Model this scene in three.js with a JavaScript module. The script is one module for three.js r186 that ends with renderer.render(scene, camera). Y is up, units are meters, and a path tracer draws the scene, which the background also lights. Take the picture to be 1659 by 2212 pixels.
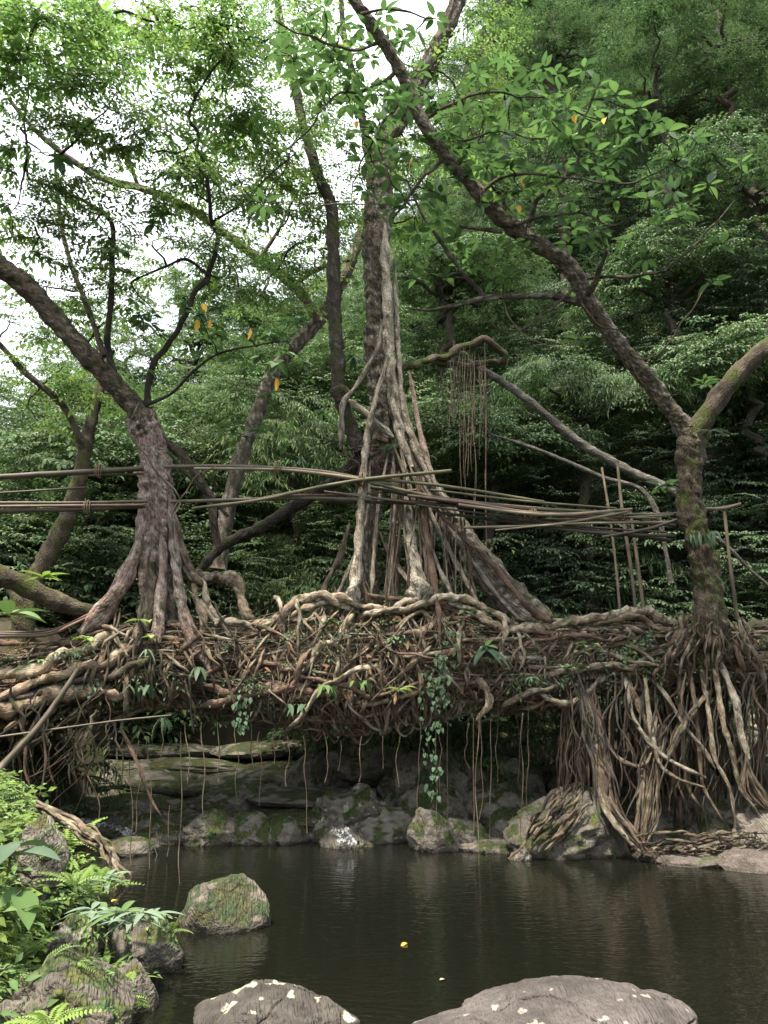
import * as THREE from 'three';
import { mergeGeometries, mergeVertices } from 'three/addons/utils/BufferGeometryUtils.js';
import { createNoise3D } from 'simplex-noise';

// ------------------------------------------------------------------ camera, sky, sun, exposure
const scene = new THREE.Scene();
const EYE = 1.9, PITCH = THREE.MathUtils.degToRad(14), FOV = 67;
const camera = new THREE.PerspectiveCamera(FOV, 0.75, 0.1, 600);
camera.position.set(0, EYE, 0);
camera.rotation.set(PITCH, 0, 0);
camera.updateMatrixWorld();

const renderer = new THREE.WebGLRenderer({ antialias: true });
renderer.toneMapping = THREE.LinearToneMapping;
renderer.toneMappingExposure = 3.5;
renderer.shadowMap.enabled = true;

function mulberry(a) { return () => { a = (a + 0x6d2b79f5) | 0; let t = Math.imul(a ^ (a >>> 15), 1 | a); t = (t + Math.imul(t ^ (t >>> 7), 61 | t)) ^ t; return ((t ^ (t >>> 14)) >>> 0) / 4294967296; }; }
const noise3 = createNoise3D(mulberry(11));
const fbm = (x, y, z, o = 4) => { let s = 0, a = 0.5, f = 1; for (let i = 0; i < o; i++) { s += a * noise3(x * f, y * f, z * f); a *= 0.5; f *= 2.03; } return s; };
const clamp = (x, a = 0, b = 1) => Math.min(b, Math.max(a, x));
const lerp = (a, b, t) => a + (b - a) * t;
const smooth = (a, b, x) => { const t = clamp((x - a) / (b - a)); return t * t * (3 - 2 * t); };
const mixc = (a, b, t) => [lerp(a[0], b[0], t), lerp(a[1], b[1], t), lerp(a[2], b[2], t)];
function table(pts) { return (x) => { if (x <= pts[0][0]) return pts[0][1]; for (let i = 1; i < pts.length; i++) if (x <= pts[i][0]) { const [x0, y0] = pts[i - 1], [x1, y1] = pts[i]; return lerp(y0, y1, (x - x0) / (x1 - x0)); } return pts[pts.length - 1][1]; }; }

{ // a bright, thinly overcast sky
  const W = 512, Hh = 256, data = new Float32Array(W * Hh * 4);
  for (let j = 0; j < Hh; j++) for (let i = 0; i < W; i++) {
    const el = ((j + 0.5) / Hh - 0.5) * Math.PI, az = (i + 0.5) / W * Math.PI * 2;
    const x = Math.cos(el) * Math.cos(az), y = Math.sin(el), z = Math.cos(el) * Math.sin(az);
    const c = 1 + 0.16 * fbm(x * 2.2, y * 3.4, z * 2.2, 5), k = (0.5 + 0.28 * Math.max(0, y)) * c, o = (j * W + i) * 4;
    data[o] = 0.96 * k; data[o + 1] = 1.0 * k; data[o + 2] = 1.05 * k; data[o + 3] = 1;
  }
  const t = new THREE.DataTexture(data, W, Hh, THREE.RGBAFormat, THREE.FloatType);
  t.mapping = THREE.EquirectangularReflectionMapping; t.magFilter = THREE.LinearFilter; t.needsUpdate = true;
  scene.background = t; scene.environment = t;
}
const sun = new THREE.DirectionalLight(0xfff1dc, 3.6);
sun.position.set(-10, 42, 1); sun.target.position.set(0, 2, -12); scene.add(sun, sun.target);
sun.castShadow = true; sun.shadow.radius = 12;
Object.assign(sun.shadow.camera, { left: -40, right: 40, top: 40, bottom: -40, near: 1, far: 140 });
sun.shadow.mapSize.set(2048, 2048);

// ------------------------------------------------------------------ helpers
// survey point: sight line through a point measured on the 1659 x 2212 plan of the photograph, d metres up the valley from the eye
const F = 1106 / Math.tan(THREE.MathUtils.degToRad(FOV / 2)), CP = Math.cos(PITCH), SP = Math.sin(PITCH);
function at(px, py, d) {
  const u = (px - 829.5) / F, v = (1106 - py) / F, s = d / (CP - v * SP);
  return new THREE.Vector3(u * s, EYE + (v * CP + SP) * s, -d);
}
const taken = new Map();
function numbered(n) { const k = taken.get(n) ?? 0; taken.set(n, k + 1); return k ? n + '_' + String(k).padStart(3, '0') : n; }
function thing(name, label, category, base, group) {
  const o = new THREE.Group(); o.name = numbered(name); if (base) o.position.copy(base); scene.add(o);
  o.userData = { label, category }; if (group) o.userData.group = group; return o;
}
function part(parent, name, geo, mat, kind) {          // geometry given in world metres
  const m = new THREE.Mesh(geo, mat); m.name = name; parent.add(m);
  let p = parent; while (p && p !== scene) { m.position.sub(p.position); p = p.parent; }
  if (kind) m.userData.kind = kind; return m;
}
function one(name, label, category, geo, mat, group) {   // a thing that is a single mesh, geometry in world metres moved to its own base
  geo.computeBoundingBox(); const b = geo.boundingBox, c = new THREE.Vector3((b.min.x + b.max.x) / 2, b.min.y, (b.min.z + b.max.z) / 2);
  geo.translate(-c.x, -c.y, -c.z);
  const m = new THREE.Mesh(geo, mat); m.name = numbered(name); m.position.copy(c); m.userData = { label, category }; if (group) m.userData.group = group; scene.add(m); return m;
}
function struct(name, geo, mat) { const m = new THREE.Mesh(geo, mat); m.name = name; m.userData = { kind: 'structure' }; scene.add(m); return m; }

// textures (fine grain and relief only)
function grain(size, fn, srgb) {
  const d = new Uint8Array(size * size * 4);
  for (let j = 0; j < size; j++) for (let i = 0; i < size; i++) {
    const a = i / size * Math.PI * 2, b = j / size * Math.PI * 2, v = fn(Math.cos(a), Math.sin(a), Math.cos(b), Math.sin(b)), o = (j * size + i) * 4;
    d[o] = d[o + 1] = d[o + 2] = clamp(v) * 255; d[o + 3] = 255;
  }
  const t = new THREE.DataTexture(d, size, size); t.wrapS = t.wrapT = THREE.RepeatWrapping; t.magFilter = THREE.LinearFilter; if (srgb) t.colorSpace = THREE.SRGBColorSpace; t.needsUpdate = true; return t;
}
const barkBump = grain(512, (a, b, c, e) => 0.5 + 0.4 * fbm(a * 3.5, b * 3.5, c * 2.2 + 4, 5) + 0.4 * fbm(e * 2.2, a * 3.5 + 9, b * 3.5, 5));
const barkTone = grain(512, (a, b, c, e) => 0.84 + 0.25 * fbm(a * 4 + 2, b * 4, c * 2.6, 6) + 0.25 * fbm(e * 2.6, a * 4 + 5, b * 4, 6), true);

const rockBump = grain(512, (a, b, c, e) => 0.5 + 0.5 * fbm(a * 3.2, b * 3.2, c * 3.2 + 4, 6) + 0.5 * fbm(e * 3.2, a * 3.2 + 9, b * 3.2, 6));
const MAT = {
  bark: new THREE.MeshStandardMaterial({ vertexColors: true, roughness: 0.95, bumpMap: barkBump, bumpScale: 0.03, map: barkTone }),
  root: new THREE.MeshStandardMaterial({ vertexColors: true, roughness: 0.9, bumpMap: barkBump, bumpScale: 0.012, map: barkTone }),
  rock: new THREE.MeshStandardMaterial({ vertexColors: true, roughness: 0.85, bumpMap: rockBump, bumpScale: 0.02 }),
  wetRock: new THREE.MeshStandardMaterial({ vertexColors: true, roughness: 0.45, bumpMap: rockBump, bumpScale: 0.02 }),
  soil: new THREE.MeshStandardMaterial({ vertexColors: true, roughness: 1 }),
  bamboo: new THREE.MeshStandardMaterial({ vertexColors: true, roughness: 0.6 }),
};
const leafMat = (color, o = {}) => new THREE.MeshPhysicalMaterial({ color: new THREE.Color().setRGB(...color), vertexColors: true, roughness: 1, transmission: 0.35, thickness: 0, side: THREE.DoubleSide, specularIntensity: 0.5, clearcoat: 0.1, clearcoatRoughness: 0.5, ...o });

// ---- tapered, slightly knotty limb along control points [{p, r}]
const V = (x, y, z) => new THREE.Vector3(x, y, z);
function limb(ctrl, { sides = 8, step = 0.1, rough = 0.12, ns = 5, flute = 0, color, seed = 0, wob = 0, cap = true, taper = 0, ell = 0 } = {}) {
  const m = ctrl.length, curve = new THREE.CatmullRomCurve3(ctrl.map((c) => c.p), false, 'centripetal');
  let len = 0; for (let i = 1; i < m; i++) len += ctrl[i].p.distanceTo(ctrl[i - 1].p);
  const n = Math.round(clamp(len / step, 4, 320)), pos = [], uv = [], col = [], idx = [];
  let rm = 0; ctrl.forEach((c) => rm += c.r / m);
  const around = Math.max(1, Math.round(2 * Math.PI * rm / 0.5));
  const P = [], R = [];
  for (let i = 0; i <= n; i++) {
    const t = i / n, q = t * (m - 1), k = Math.min(m - 2, Math.floor(q)), p = curve.getPoint(t);
    if (wob) { const w = wob * Math.sin(Math.PI * t) ** 0.5; p.x += w * noise3(p.x * 1.7 + seed, p.y * 1.7, p.z * 1.7); p.y += w * noise3(p.x * 1.7, p.y * 1.7 + seed + 9, p.z * 1.7); p.z += w * noise3(p.x * 1.7, p.y * 1.7 + 5, p.z * 1.7 + seed); }
    P.push(p); R.push(lerp(ctrl[k].r, ctrl[k + 1].r, smooth(0, 1, q - k) * 0.5 + (q - k) * 0.5) * (taper ? 1 - taper * Math.max(0, 1 - Math.min(t, 1 - t) / 0.12) : 1));
  }
  let N = null; const T = V(), B = V(), tmp = V(); let v = 0;
  for (let i = 0; i <= n; i++) {
    T.copy(P[Math.min(n, i + 1)]).sub(P[Math.max(0, i - 1)]).normalize();
    if (!N) N = Math.abs(T.y) < 0.9 ? V(0, 1, 0) : V(1, 0, 0);
    N = N.clone().addScaledVector(T, -N.dot(T)).normalize(); B.crossVectors(T, N);
    if (i) v += P[i].distanceTo(P[i - 1]);
    for (let s = 0; s <= sides; s++) {
      const th = s / sides * Math.PI * 2, c = Math.cos(th), sn = Math.sin(th);
      tmp.copy(N).multiplyScalar(c).addScaledVector(B, sn);
      const q = P[i], r0 = R[i]; let k = 1 + rough * (noise3((q.x + tmp.x * r0) * ns + seed, (q.y + tmp.y * r0) * ns, (q.z + tmp.z * r0) * ns) + 0.5 * noise3((q.x + tmp.x * r0) * ns * 3, (q.y + tmp.y * r0) * ns * 3 + seed, (q.z + tmp.z * r0) * ns * 3));
      if (ell) k *= (1 + ell * Math.cos(2 * (th - 5 * noise3(q.x * 0.9 + seed, q.y * 0.9, q.z * 0.9)))) * (1 + 0.45 * ell * noise3(v * 2.5, seed, 3));
      if (flute) k += flute * (noise3(c * 1.8 + seed, sn * 1.8, v * 0.35) + 0.5 * noise3(c * 4 + seed, sn * 4, v * 0.5));
      const x = q.x + tmp.x * r0 * k, y = q.y + tmp.y * r0 * k, z = q.z + tmp.z * r0 * k;
      pos.push(x, y, z); uv.push(s / sides * around, v / 0.8);
      col.push(...color(x, y, z, tmp, i / n));
    }
  }
  const S = sides + 1;
  for (let i = 0; i < n; i++) for (let s = 0; s < sides; s++) { const a = i * S + s, b = a + S; idx.push(a, b, a + 1, a + 1, b, b + 1); }
  const g = new THREE.BufferGeometry();
  if (cap) for (const e of [0, n]) {
    const c0 = pos.length / 3; pos.push(P[e].x, P[e].y, P[e].z); uv.push(0.5, 0.5); col.push(...color(P[e].x, P[e].y, P[e].z, V(0, 0, 1), e / n));
    for (let s = 0; s < sides; s++) e ? idx.push(c0, e * S + s, e * S + s + 1) : idx.push(c0, s + 1, s);
  }
  g.setAttribute('position', new THREE.Float32BufferAttribute(pos, 3)); g.setAttribute('uv', new THREE.Float32BufferAttribute(uv, 2)); g.setAttribute('color', new THREE.Float32BufferAttribute(col, 3)); g.setIndex(idx);
  g.computeVertexNormals();
  const na = g.attributes.normal;
  for (let i = 0; i <= n; i++) { const a = i * S, b = a + sides; tmp.set(na.getX(a) + na.getX(b), na.getY(a) + na.getY(b), na.getZ(a) + na.getZ(b)).normalize(); na.setXYZ(a, tmp.x, tmp.y, tmp.z); na.setXYZ(b, tmp.x, tmp.y, tmp.z); }
  return g;
}
// surveyed limb: [px, py, d, half width px]
const PXM = (d) => d / F * 1.03;
const trace = (pts, o) => limb(pts.map(([x, y, d, r]) => ({ p: at(x, y, d), r: r * PXM(d) })), o);

// ---- colours of matter, patches with an outline of their own
function barkColor({ base = [0.16, 0.12, 0.09], pale = [0.36, 0.33, 0.28], dark = [0.06, 0.045, 0.035], moss = [0.07, 0.09, 0.02], lichen = 0.3, mossy = 0.2, s = 3, seed = 0 } = {}) {
  return (x, y, z, n) => {
    const a = fbm(x * s + seed, y * s * 0.6, z * s, 4); let c = mixc(base, dark, smooth(0, 0.45, -a));
    const l = fbm(x * s * 2.3 + 31 + seed, y * s * 1.7, z * s * 2.3, 4) + 0.45 * fbm(x * 1.1, y * 1.1 + seed, z * 1.1, 2) - 0.06; c = mixc(c, pale, smooth(0.32 - lichen, 0.42 - lichen, l) * 0.85);
    const w = fbm(x * s * 1.1 - 17, y * s * 0.8 + seed, z * s * 1.1, 4) + 0.25 * n.y; c = mixc(c, moss, smooth(0.42 - mossy, 0.58 - mossy, w));
    const f = 0.85 + 0.3 * noise3(x * 21, y * 13, z * 21); return [c[0] * f, c[1] * f, c[2] * f];
  };
}
// ------------------------------------------------------------------ leaves
// one leaf lying along +x from the origin, folded on its midrib and curled down at the tip
function leafInto(A, m4, len, wid, { n = 2, fold = 0.25, curl = 0.25, tone = 1, tint = [1, 1, 1] } = {}) {
  const base = A.pos.length / 3, p = V(), nn = V(), nm = new THREE.Matrix3().getNormalMatrix(m4);
  const prof = (t) => Math.pow(Math.sin(Math.PI * Math.pow(t, 0.8)), 0.9);
  for (let i = 0; i <= n; i++) {
    const t = i / n, x = len * t, y = -curl * len * t * t, w = i === 0 || i === n ? 0 : wid / 2 * prof(t);
    for (const s of [-1, 0, 1]) {
      if ((i === 0 || i === n) && s) continue;
      p.set(x, y + Math.abs(s) * w * fold * 2, s * w).applyMatrix4(m4); A.pos.push(p.x, p.y, p.z);
      nn.set(curl * t * 1.5, 1, -s * fold * 1.6).applyMatrix3(nm).normalize(); A.nor.push(nn.x, nn.y, nn.z);
      const k = tone * (s === 0 ? 1.12 : 1); A.col.push(k * tint[0], k * tint[1], k * tint[2]);
    }
  }
  const row = (i) => i === 0 ? [base, base, base] : i === n ? Array(3).fill(base + 1 + (n - 1) * 3) : [0, 1, 2].map((k) => base + 1 + (i - 1) * 3 + k);
  for (let i = 0; i < n; i++) { const a = row(i), b = row(i + 1); for (const k of [0, 1]) { if (a[k] !== a[k + 1]) A.idx.push(a[k], a[k + 1], b[k]); if (b[k] !== b[k + 1]) A.idx.push(a[k + 1], b[k + 1], b[k]); } }
}
const bag = () => ({ pos: [], nor: [], col: [], idx: [] });
function bagGeo(A) { const g = new THREE.BufferGeometry(); g.setAttribute('position', new THREE.Float32BufferAttribute(A.pos, 3)); g.setAttribute('normal', new THREE.Float32BufferAttribute(A.nor, 3)); g.setAttribute('color', new THREE.Float32BufferAttribute(A.col, 3)); g.setIndex(A.idx); return g; }
function stick(A, a, b, r, tone) {                          // thin three-sided twig
  const t = b.clone().sub(a).normalize(), n = V(0.3, 1, 0.2).cross(t).normalize(), q = t.clone().cross(n), o = A.pos.length / 3;
  for (const [e, rr] of [[a, r], [b, r * 0.6]]) for (let k = 0; k < 3; k++) { const c = Math.cos(k * 2.094), s = Math.sin(k * 2.094), d = n.clone().multiplyScalar(c).addScaledVector(q, s); A.pos.push(e.x + d.x * rr, e.y + d.y * rr, e.z + d.z * rr); A.nor.push(d.x, d.y, d.z); A.col.push(...tone); }
  for (let k = 0; k < 3; k++) { const l = (k + 1) % 3; A.idx.push(o + k, o + l, o + 3 + k, o + l, o + 3 + l, o + 3 + k); }
}
const M4 = (p, dir, roll = 0, s = 1, up = V(0, 1, 0)) => {  // +x along dir
  const x = dir.clone().normalize(), z = x.clone().cross(up); if (z.lengthSq() < 1e-6) z.set(0, 0, 1); z.normalize(); const y = z.clone().cross(x).normalize();
  const m = new THREE.Matrix4().makeBasis(x, y, z); if (roll) m.multiply(new THREE.Matrix4().makeRotationX(roll)); m.scale(V(s, s, s)); m.setPosition(p); return m;
};
// a spray: a few twigs fanning out from the origin towards +x, carrying alternate leaves
function spray({ seed, twigs = 4, leaves = 10, L = 0.55, len = 0.13, wid = 0.055, droop = 0.3, spread = 1.1, lift = 0.2, n = 2, hang = 0.3, fold = 0.2, jitter = 0.5, twigTone = [0.5, 0.35, 0.25] }) {
  const R = mulberry(seed), A = bag();
  for (let k = 0; k < twigs; k++) {
    const yaw = (twigs > 1 ? k / (twigs - 1) - 0.5 : 0) * 2 * spread + (R() - 0.5) * 0.3, el = lift * (R() * 2 - 0.6), l = L * (0.7 + 0.5 * R());
    const dir = V(Math.cos(yaw) * Math.cos(el), Math.sin(el), Math.sin(yaw) * Math.cos(el)); let prev = V(0, 0, 0);
    for (let i = 1; i <= leaves; i++) {
      const t = i / leaves, p = dir.clone().multiplyScalar(l * t); p.y -= droop * l * t * t; p.z += 0.04 * (R() - 0.5);
      if (i % 3 === 0 || i === leaves) { stick(A, prev, p, 0.004 + 0.004 * (1 - t), twigTone); prev = p.clone(); }
      const side = i % 2 ? 1 : -1, a = yaw + side * (0.5 + 0.7 * R()) * (i === leaves ? 0 : 1);
      const d = V(Math.cos(a), -hang * (0.4 + 1.2 * R()) + (R() - 0.5) * jitter, Math.sin(a));
      leafInto(A, M4(p, d, (R() - 0.5) * 1.6 * jitter), len * (0.7 + 0.5 * R()), wid * (0.7 + 0.5 * R()), { n, fold, curl: 0.15 + 0.3 * R(), tone: 0.72 + 0.56 * R(), tint: [0.9 + 0.25 * R(), 1, 0.85 + 0.3 * R()] });
    }
  }
  return bagGeo(A);
}
const SPRAY = {
  broad: [1, 2, 3].map((s) => spray({ seed: 40 + s, twigs: 5, leaves: 9, len: 0.15, wid: 0.07, L: 0.6 })),
  fine: [1, 2, 3].map((s) => spray({ seed: 60 + s, twigs: 5, leaves: 14, len: 0.10, wid: 0.05, L: 0.62, droop: 0.12, lift: 0.12, hang: 0.12, jitter: 0.35 })),
  lance: [1, 2, 3].map((s) => spray({ seed: 80 + s, twigs: 5, leaves: 12, len: 0.21, wid: 0.032, L: 0.7, droop: 0.75, hang: 0.8, lift: 0.5 })),
  small: [1, 2].map((s) => spray({ seed: 90 + s, twigs: 4, leaves: 6, len: 0.07, wid: 0.035, L: 0.2, droop: 0.6, hang: 0.4 })),
};
// fills an InstancedMesh part with placed sprays
function foliage(parent, name, geo, mat, list) {
  const m = new THREE.InstancedMesh(geo, mat, list.length); m.name = name; m.userData.kind = 'stuff'; parent.add(m);
  let p = parent; while (p && p !== scene) { m.position.sub(p.position); p = p.parent; }
  const c = new THREE.Color();
  list.forEach((e, i) => { m.setMatrixAt(i, e.m); m.setColorAt(i, c.setRGB(...e.c)); });
  return m;
}
function stuff(name, label, category, geo, mat, list) { const m = foliage(scene, name, geo, mat, list); m.userData = { kind: 'stuff', label, category }; return m; }
// sprays through the outer volume of a crown lobe
function lobe(R, c, r, n, { scale = 1, tint = [1, 1, 1], vary = 0.25, inner = 0.35, up = 0.2, tilt = 0.35, out } = {}) {
  for (let i = 0; i < n; i++) {
    const a = R() * Math.PI * 2, y = R() * 2 - 1 + up * R(), q = Math.sqrt(Math.max(0, 1 - Math.min(1, y * y))), rad = lerp(inner, 1, Math.cbrt(R()));
    const d = V(Math.cos(a) * q, clamp(y, -1, 1), Math.sin(a) * q), p = V(c.x + d.x * r[0] * rad, c.y + d.y * r[1] * rad, c.z + d.z * r[2] * rad);
    const dir = V(d.x + (R() - 0.5) * 0.8, (R() - 0.5) * tilt, d.z + (R() - 0.5) * 0.8), k = 1 - vary + 2 * vary * R();
    out.push({ m: M4(p, dir, (R() - 0.5) * 0.5, scale * (0.7 + 0.6 * R())), c: [tint[0] * k * (0.9 + 0.2 * R()), tint[1] * k, tint[2] * k * (0.85 + 0.3 * R())] });
  }
  return out;
}
// ------------------------------------------------------------------ ground: riverbed, banks and the hillside as one sheet
const leftEdge = table([[-60, -6], [-4, -3.2], [0, -2.3], [4.5, -1.75], [5.4, -1.85], [7, -2.4], [8.5, -2.75], [10, -3.7], [11.5, -4.1], [14, -4.2]]);
const slope = table([[-40, 0.25], [-12, 0.34], [-4, 0.7], [1, 1.0], [5, 1.5], [9, 2.1], [20, 2.3]]);
function groundHeight(x, d) {
  const bed = -0.6 + 0.12 * fbm(x * 0.6, d * 0.6, 3) + 0.22 * smooth(0.5, 3.2, x) * smooth(9, 7.5, d) * smooth(5.5, 7, d);
  const e = leftEdge(d) - x + 0.25 * fbm(x * 0.8 + 3, d * 0.8, 1);
  const left = -0.6 + 1.7 * smooth(-0.15, 1.3, e) + 0.25 * Math.max(0, Math.min(e - 1.3, 12)) + 1.9 * smooth(11.6, 13.4, d) * smooth(0.6, 2.2, e);
  const er = x - 6.2 + Math.max(0, d - 6) * 0.62;
  const right = -0.6 + 0.5 * smooth(-0.6, 0.6, er) + 2.0 * smooth(13.2, 15, d) * smooth(2, 5, x) + 0.5 * Math.max(0, Math.min(x - 7.5, 14));
  const far = -0.6 + 0.5 * smooth(10.9, 13, d) + 1.9 * smooth(14.3, 17, d) + Math.max(0, Math.min(d, 42) - 15.5) * slope(x);
  let h = Math.max(bed, left, right, far);
  if (d < -2) h = Math.max(bed, -0.6 + 0.5 * Math.max(0, Math.abs(x) - 6), left);
  return Math.min(h, 44) + (d > 14 ? 0.5 : 0.1) * fbm(x * 0.5, d * 0.5, 8, 4) + 0.05 * fbm(x * 2.5, d * 2.5, 5, 3);
}
{
  const axis = (spans) => { const a = []; for (const [f, t, s] of spans) for (let v = f; v < t - 1e-6; v += s) a.push(v); a.push(spans[spans.length - 1][1]); return a; };
  const xs = axis([[-160, -40, 12], [-40, -12, 1.4], [-12, 12, 0.13], [12, 40, 1.4], [40, 160, 12]]), ds = axis([[-80, -6, 6], [-6, 2, 0.6], [2, 17, 0.12], [17, 44, 0.9], [44, 160, 12]]);
  const pos = [], col = [], idx = [], W = xs.length;
  for (const d of ds) for (const x of xs) {
    const h = groundHeight(x, d); pos.push(x, h, -d);
    const a = fbm(x * 1.6, d * 1.6, 2, 4), b = fbm(x * 5, d * 5, 9, 3);
    let c = mixc([0.05, 0.037, 0.026], [0.022, 0.018, 0.013], smooth(-0.2, 0.4, a));
    if (h > 0.12) c = mixc(c, [0.028, 0.036, 0.012], smooth(-0.05, 0.2, b + a * 0.5));
    else c = mixc([0.085, 0.062, 0.038], [0.03, 0.026, 0.018], smooth(-0.1, 0.35, a + 0.3 * b));
    if (d > 16) c = mixc([0.022, 0.028, 0.014], [0.035, 0.03, 0.02], smooth(-0.1, 0.3, b));
    col.push(...c);
  }
  for (let j = 0; j < ds.length - 1; j++) for (let i = 0; i < W - 1; i++) { const a = j * W + i, b = a + W; idx.push(a, a + 1, b, a + 1, b + 1, b); }
  const g = new THREE.BufferGeometry(); g.setAttribute('position', new THREE.Float32BufferAttribute(pos, 3)); g.setAttribute('color', new THREE.Float32BufferAttribute(col, 3)); g.setIndex(idx); g.computeVertexNormals();
  struct('ground', g, MAT.soil);
}
{ // the still, brown-green pool with a faint ripple
  const rip = grain(1024, (a, b, c, e) => 0.5 + 0.34 * fbm(a * 2.2, b * 2.2 + c * 3.4, e * 3.4 + 3, 4) + 0.12 * noise3(a * 9 + c * 7, b * 9, e * 7));
  rip.repeat.set(1 / 5, 1 / 2.2);
  const m = new THREE.MeshPhysicalMaterial({ color: new THREE.Color().setRGB(0.011, 0.0125, 0.0085), roughness: 0.018, ior: 1.33, transmission: 0.5, thickness: 0, bumpMap: rip, bumpScale: 0.005 });
  const g = new THREE.PlaneGeometry(60, 60, 1, 1); g.rotateX(-Math.PI / 2); g.translate(0, 0, 8);
  const uv = g.attributes.uv; for (let i = 0; i < uv.count; i++) uv.setXY(i, uv.getX(i) * 60, uv.getY(i) * 60);
  struct('water', g, m);
}
// ------------------------------------------------------------------ boulders
function rockGeo({ r, seed = 1, detail = 24, bumps = [], facets = 5, rough = 0.16, fine = 0.05, strata = 0 }) {
  let g = new THREE.IcosahedronGeometry(1, detail); g.deleteAttribute('uv'); g.deleteAttribute('normal'); g = mergeVertices(g, 1e-5);
  const R = mulberry(seed * 977 + 5), planes = [];
  for (let i = 0; i < facets; i++) planes.push([V(R() * 2 - 1, R() * 1.4 - 0.4, R() * 2 - 1).normalize(), 0.72 + 0.2 * R()]);
  const p = g.attributes.position, v = V(), d = V(), mean = Math.cbrt(r[0] * r[1] * r[2]);
  for (let i = 0; i < p.count; i++) {
    d.fromBufferAttribute(p, i).normalize(); let k = 1 + rough * 1.6 * fbm(d.x * 1.1 + seed * 3.1, d.y * 1.1, d.z * 1.1 + seed, 3);
    for (const [b, a, s] of bumps) k += a * Math.max(0, d.dot(b)) ** s;
    v.copy(d).multiplyScalar(k);
    for (const [n, c] of planes) { const t = v.dot(n); if (t > c) v.addScaledVector(n, -(t - c) * 0.8); }
    v.set(v.x * r[0], v.y * r[1], v.z * r[2]);
    const q = 2.2 / mean ** 0.5, f = rough * 0.26 * mean * (0.45 * fbm(v.x * q + seed, v.y * q * (1 + strata * 2), v.z * q, 5) + 0.9 * (0.22 - Math.abs(fbm(v.x * q * 0.8 - seed, v.y * q * (0.9 + strata * 2), v.z * q * 0.8, 4)))) - crack(v.x + seed * 2, v.y, v.z) * 0.035 * mean ** 0.5 + fine * 0.4 * mean ** 0.5 * (Math.abs(fbm(v.x * 4 + seed, v.y * 4 * (1 + strata * 3), v.z * 4, 4)) - 0.2);
    v.addScaledVector(d, f); p.setXYZ(i, v.x, v.y, v.z);
  }
  g.computeVertexNormals(); return g;
}
const crack = (x, y, z) => 1 - smooth(0.0, 0.022, Math.abs(fbm(x * 0.9, y * 1.6, z * 0.9, 3)));
function rockPaint(g, o, { base = [0.2, 0.185, 0.165], dark = [0.07, 0.062, 0.052], pale = [0.42, 0.42, 0.36], moss = [0.055, 0.075, 0.018], mossy = 0, lichen = 0, wet = 0.03, s = 2.2, seed = 0, reach = 0.3 } = {}) {
  const p = g.attributes.position, n = g.attributes.normal, col = new Float32Array(p.count * 3);
  for (let i = 0; i < p.count; i++) {
    const x = p.getX(i) + o.x, y = p.getY(i) + o.y, z = p.getZ(i) + o.z, ny = n.getY(i);
    let c = mixc(base, dark, smooth(-0.1, 0.5, fbm(x * s + seed, y * s, z * s, 5)));
    const st = fbm(x * s * 0.5 + 3, y * s * 3.5, z * s * 0.5 + seed, 3); c = mixc(c, dark, 0.5 * smooth(0.1, 0.5, st));
    if (lichen) { const l = fbm(x * 4.6 + 40 + seed, y * 4.6, z * 4.6, 4) + 0.25 * fbm(x * 1.2, y * 1.2 + seed, z * 1.2, 2); c = mixc(c, pale, smooth(0.4 - lichen * 0.4, 0.45 - lichen * 0.4, l) * 0.85); }
    if (mossy) { const w = fbm(x * 3 - 9, y * 3 + seed, z * 3, 5) * 0.9 + reach * ny; const f = 0.75 + 0.5 * noise3(x * 30, y * 30, z * 30); c = mixc(c, [moss[0] * f * (1 + 0.4 * noise3(x * 5, y * 5, z * 5)), moss[1] * f, moss[2] * f], smooth(0.32 - mossy * 0.7, 0.42 - mossy * 0.7, w)); }
    if (y < wet + 0.02 * noise3(x * 5, z * 5, 1)) c = mixc(c, [0.03, 0.026, 0.02], 0.75);   // dark slime below the waterline mark
    c = mixc(c, [0.03, 0.026, 0.02], 0.45 * crack(p.getX(i) + seed * 2, p.getY(i), p.getZ(i)));
    const f = 1 + 0.42 * fbm(x * 9, y * 14, z * 9 + seed, 5) + 0.22 * fbm(x * 34, y * 34, z * 34, 2) + 0.08 * fbm(x * 2.2 + y * 3, y * 26, z * 3 + x * 2, 3); col[i * 3] = c[0] * f; col[i * 3 + 1] = c[1] * f; col[i * 3 + 2] = c[2] * f;
  }
  const uv = new Float32Array(p.count * 2); for (let i = 0; i < p.count; i++) { uv[i * 2] = (p.getX(i) + 0.35 * p.getY(i)) * 1.8; uv[i * 2 + 1] = (p.getZ(i) + 1.2 * p.getY(i)) * 1.8; }
  g.setAttribute('uv', new THREE.BufferAttribute(uv, 2)); g.setAttribute('color', new THREE.BufferAttribute(col, 3)); return g;
}
// boulder between two surveyed edges: left/right px at the base line, top py, base py, distance
function boulder(label, [x0, x1, top, base, d], o = {}) {
  const a = at(x0, base, d), b = at(x1, base, d), t = at((x0 + x1) / 2, top, d), rx = (b.x - a.x) / 2, low = a.y - (o.sink ?? 0.25), ry = (t.y - low) / 2 * (o.tall ?? 1.05), rz = rx * (o.deep ?? 0.9);
  const c = V((a.x + b.x) / 2, low + ry * 0.92, -d - rz * (o.back ?? 0.35)), g = rockGeo({ r: [rx * 1.08, ry, rz], ...o });
  if (o.turn) g.rotateY(o.turn); if (o.lean) g.rotateZ(o.lean);
  if (o.turn || o.lean) g.computeVertexNormals();
  rockPaint(g, c, { seed: o.seed, ...o });
  const m = new THREE.Mesh(g, o.mat ?? MAT.rock); m.name = numbered('boulder'); m.position.copy(c); m.userData = { label, category: 'boulder' }; scene.add(m); return m;
}
const bankRocks = [];
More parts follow.
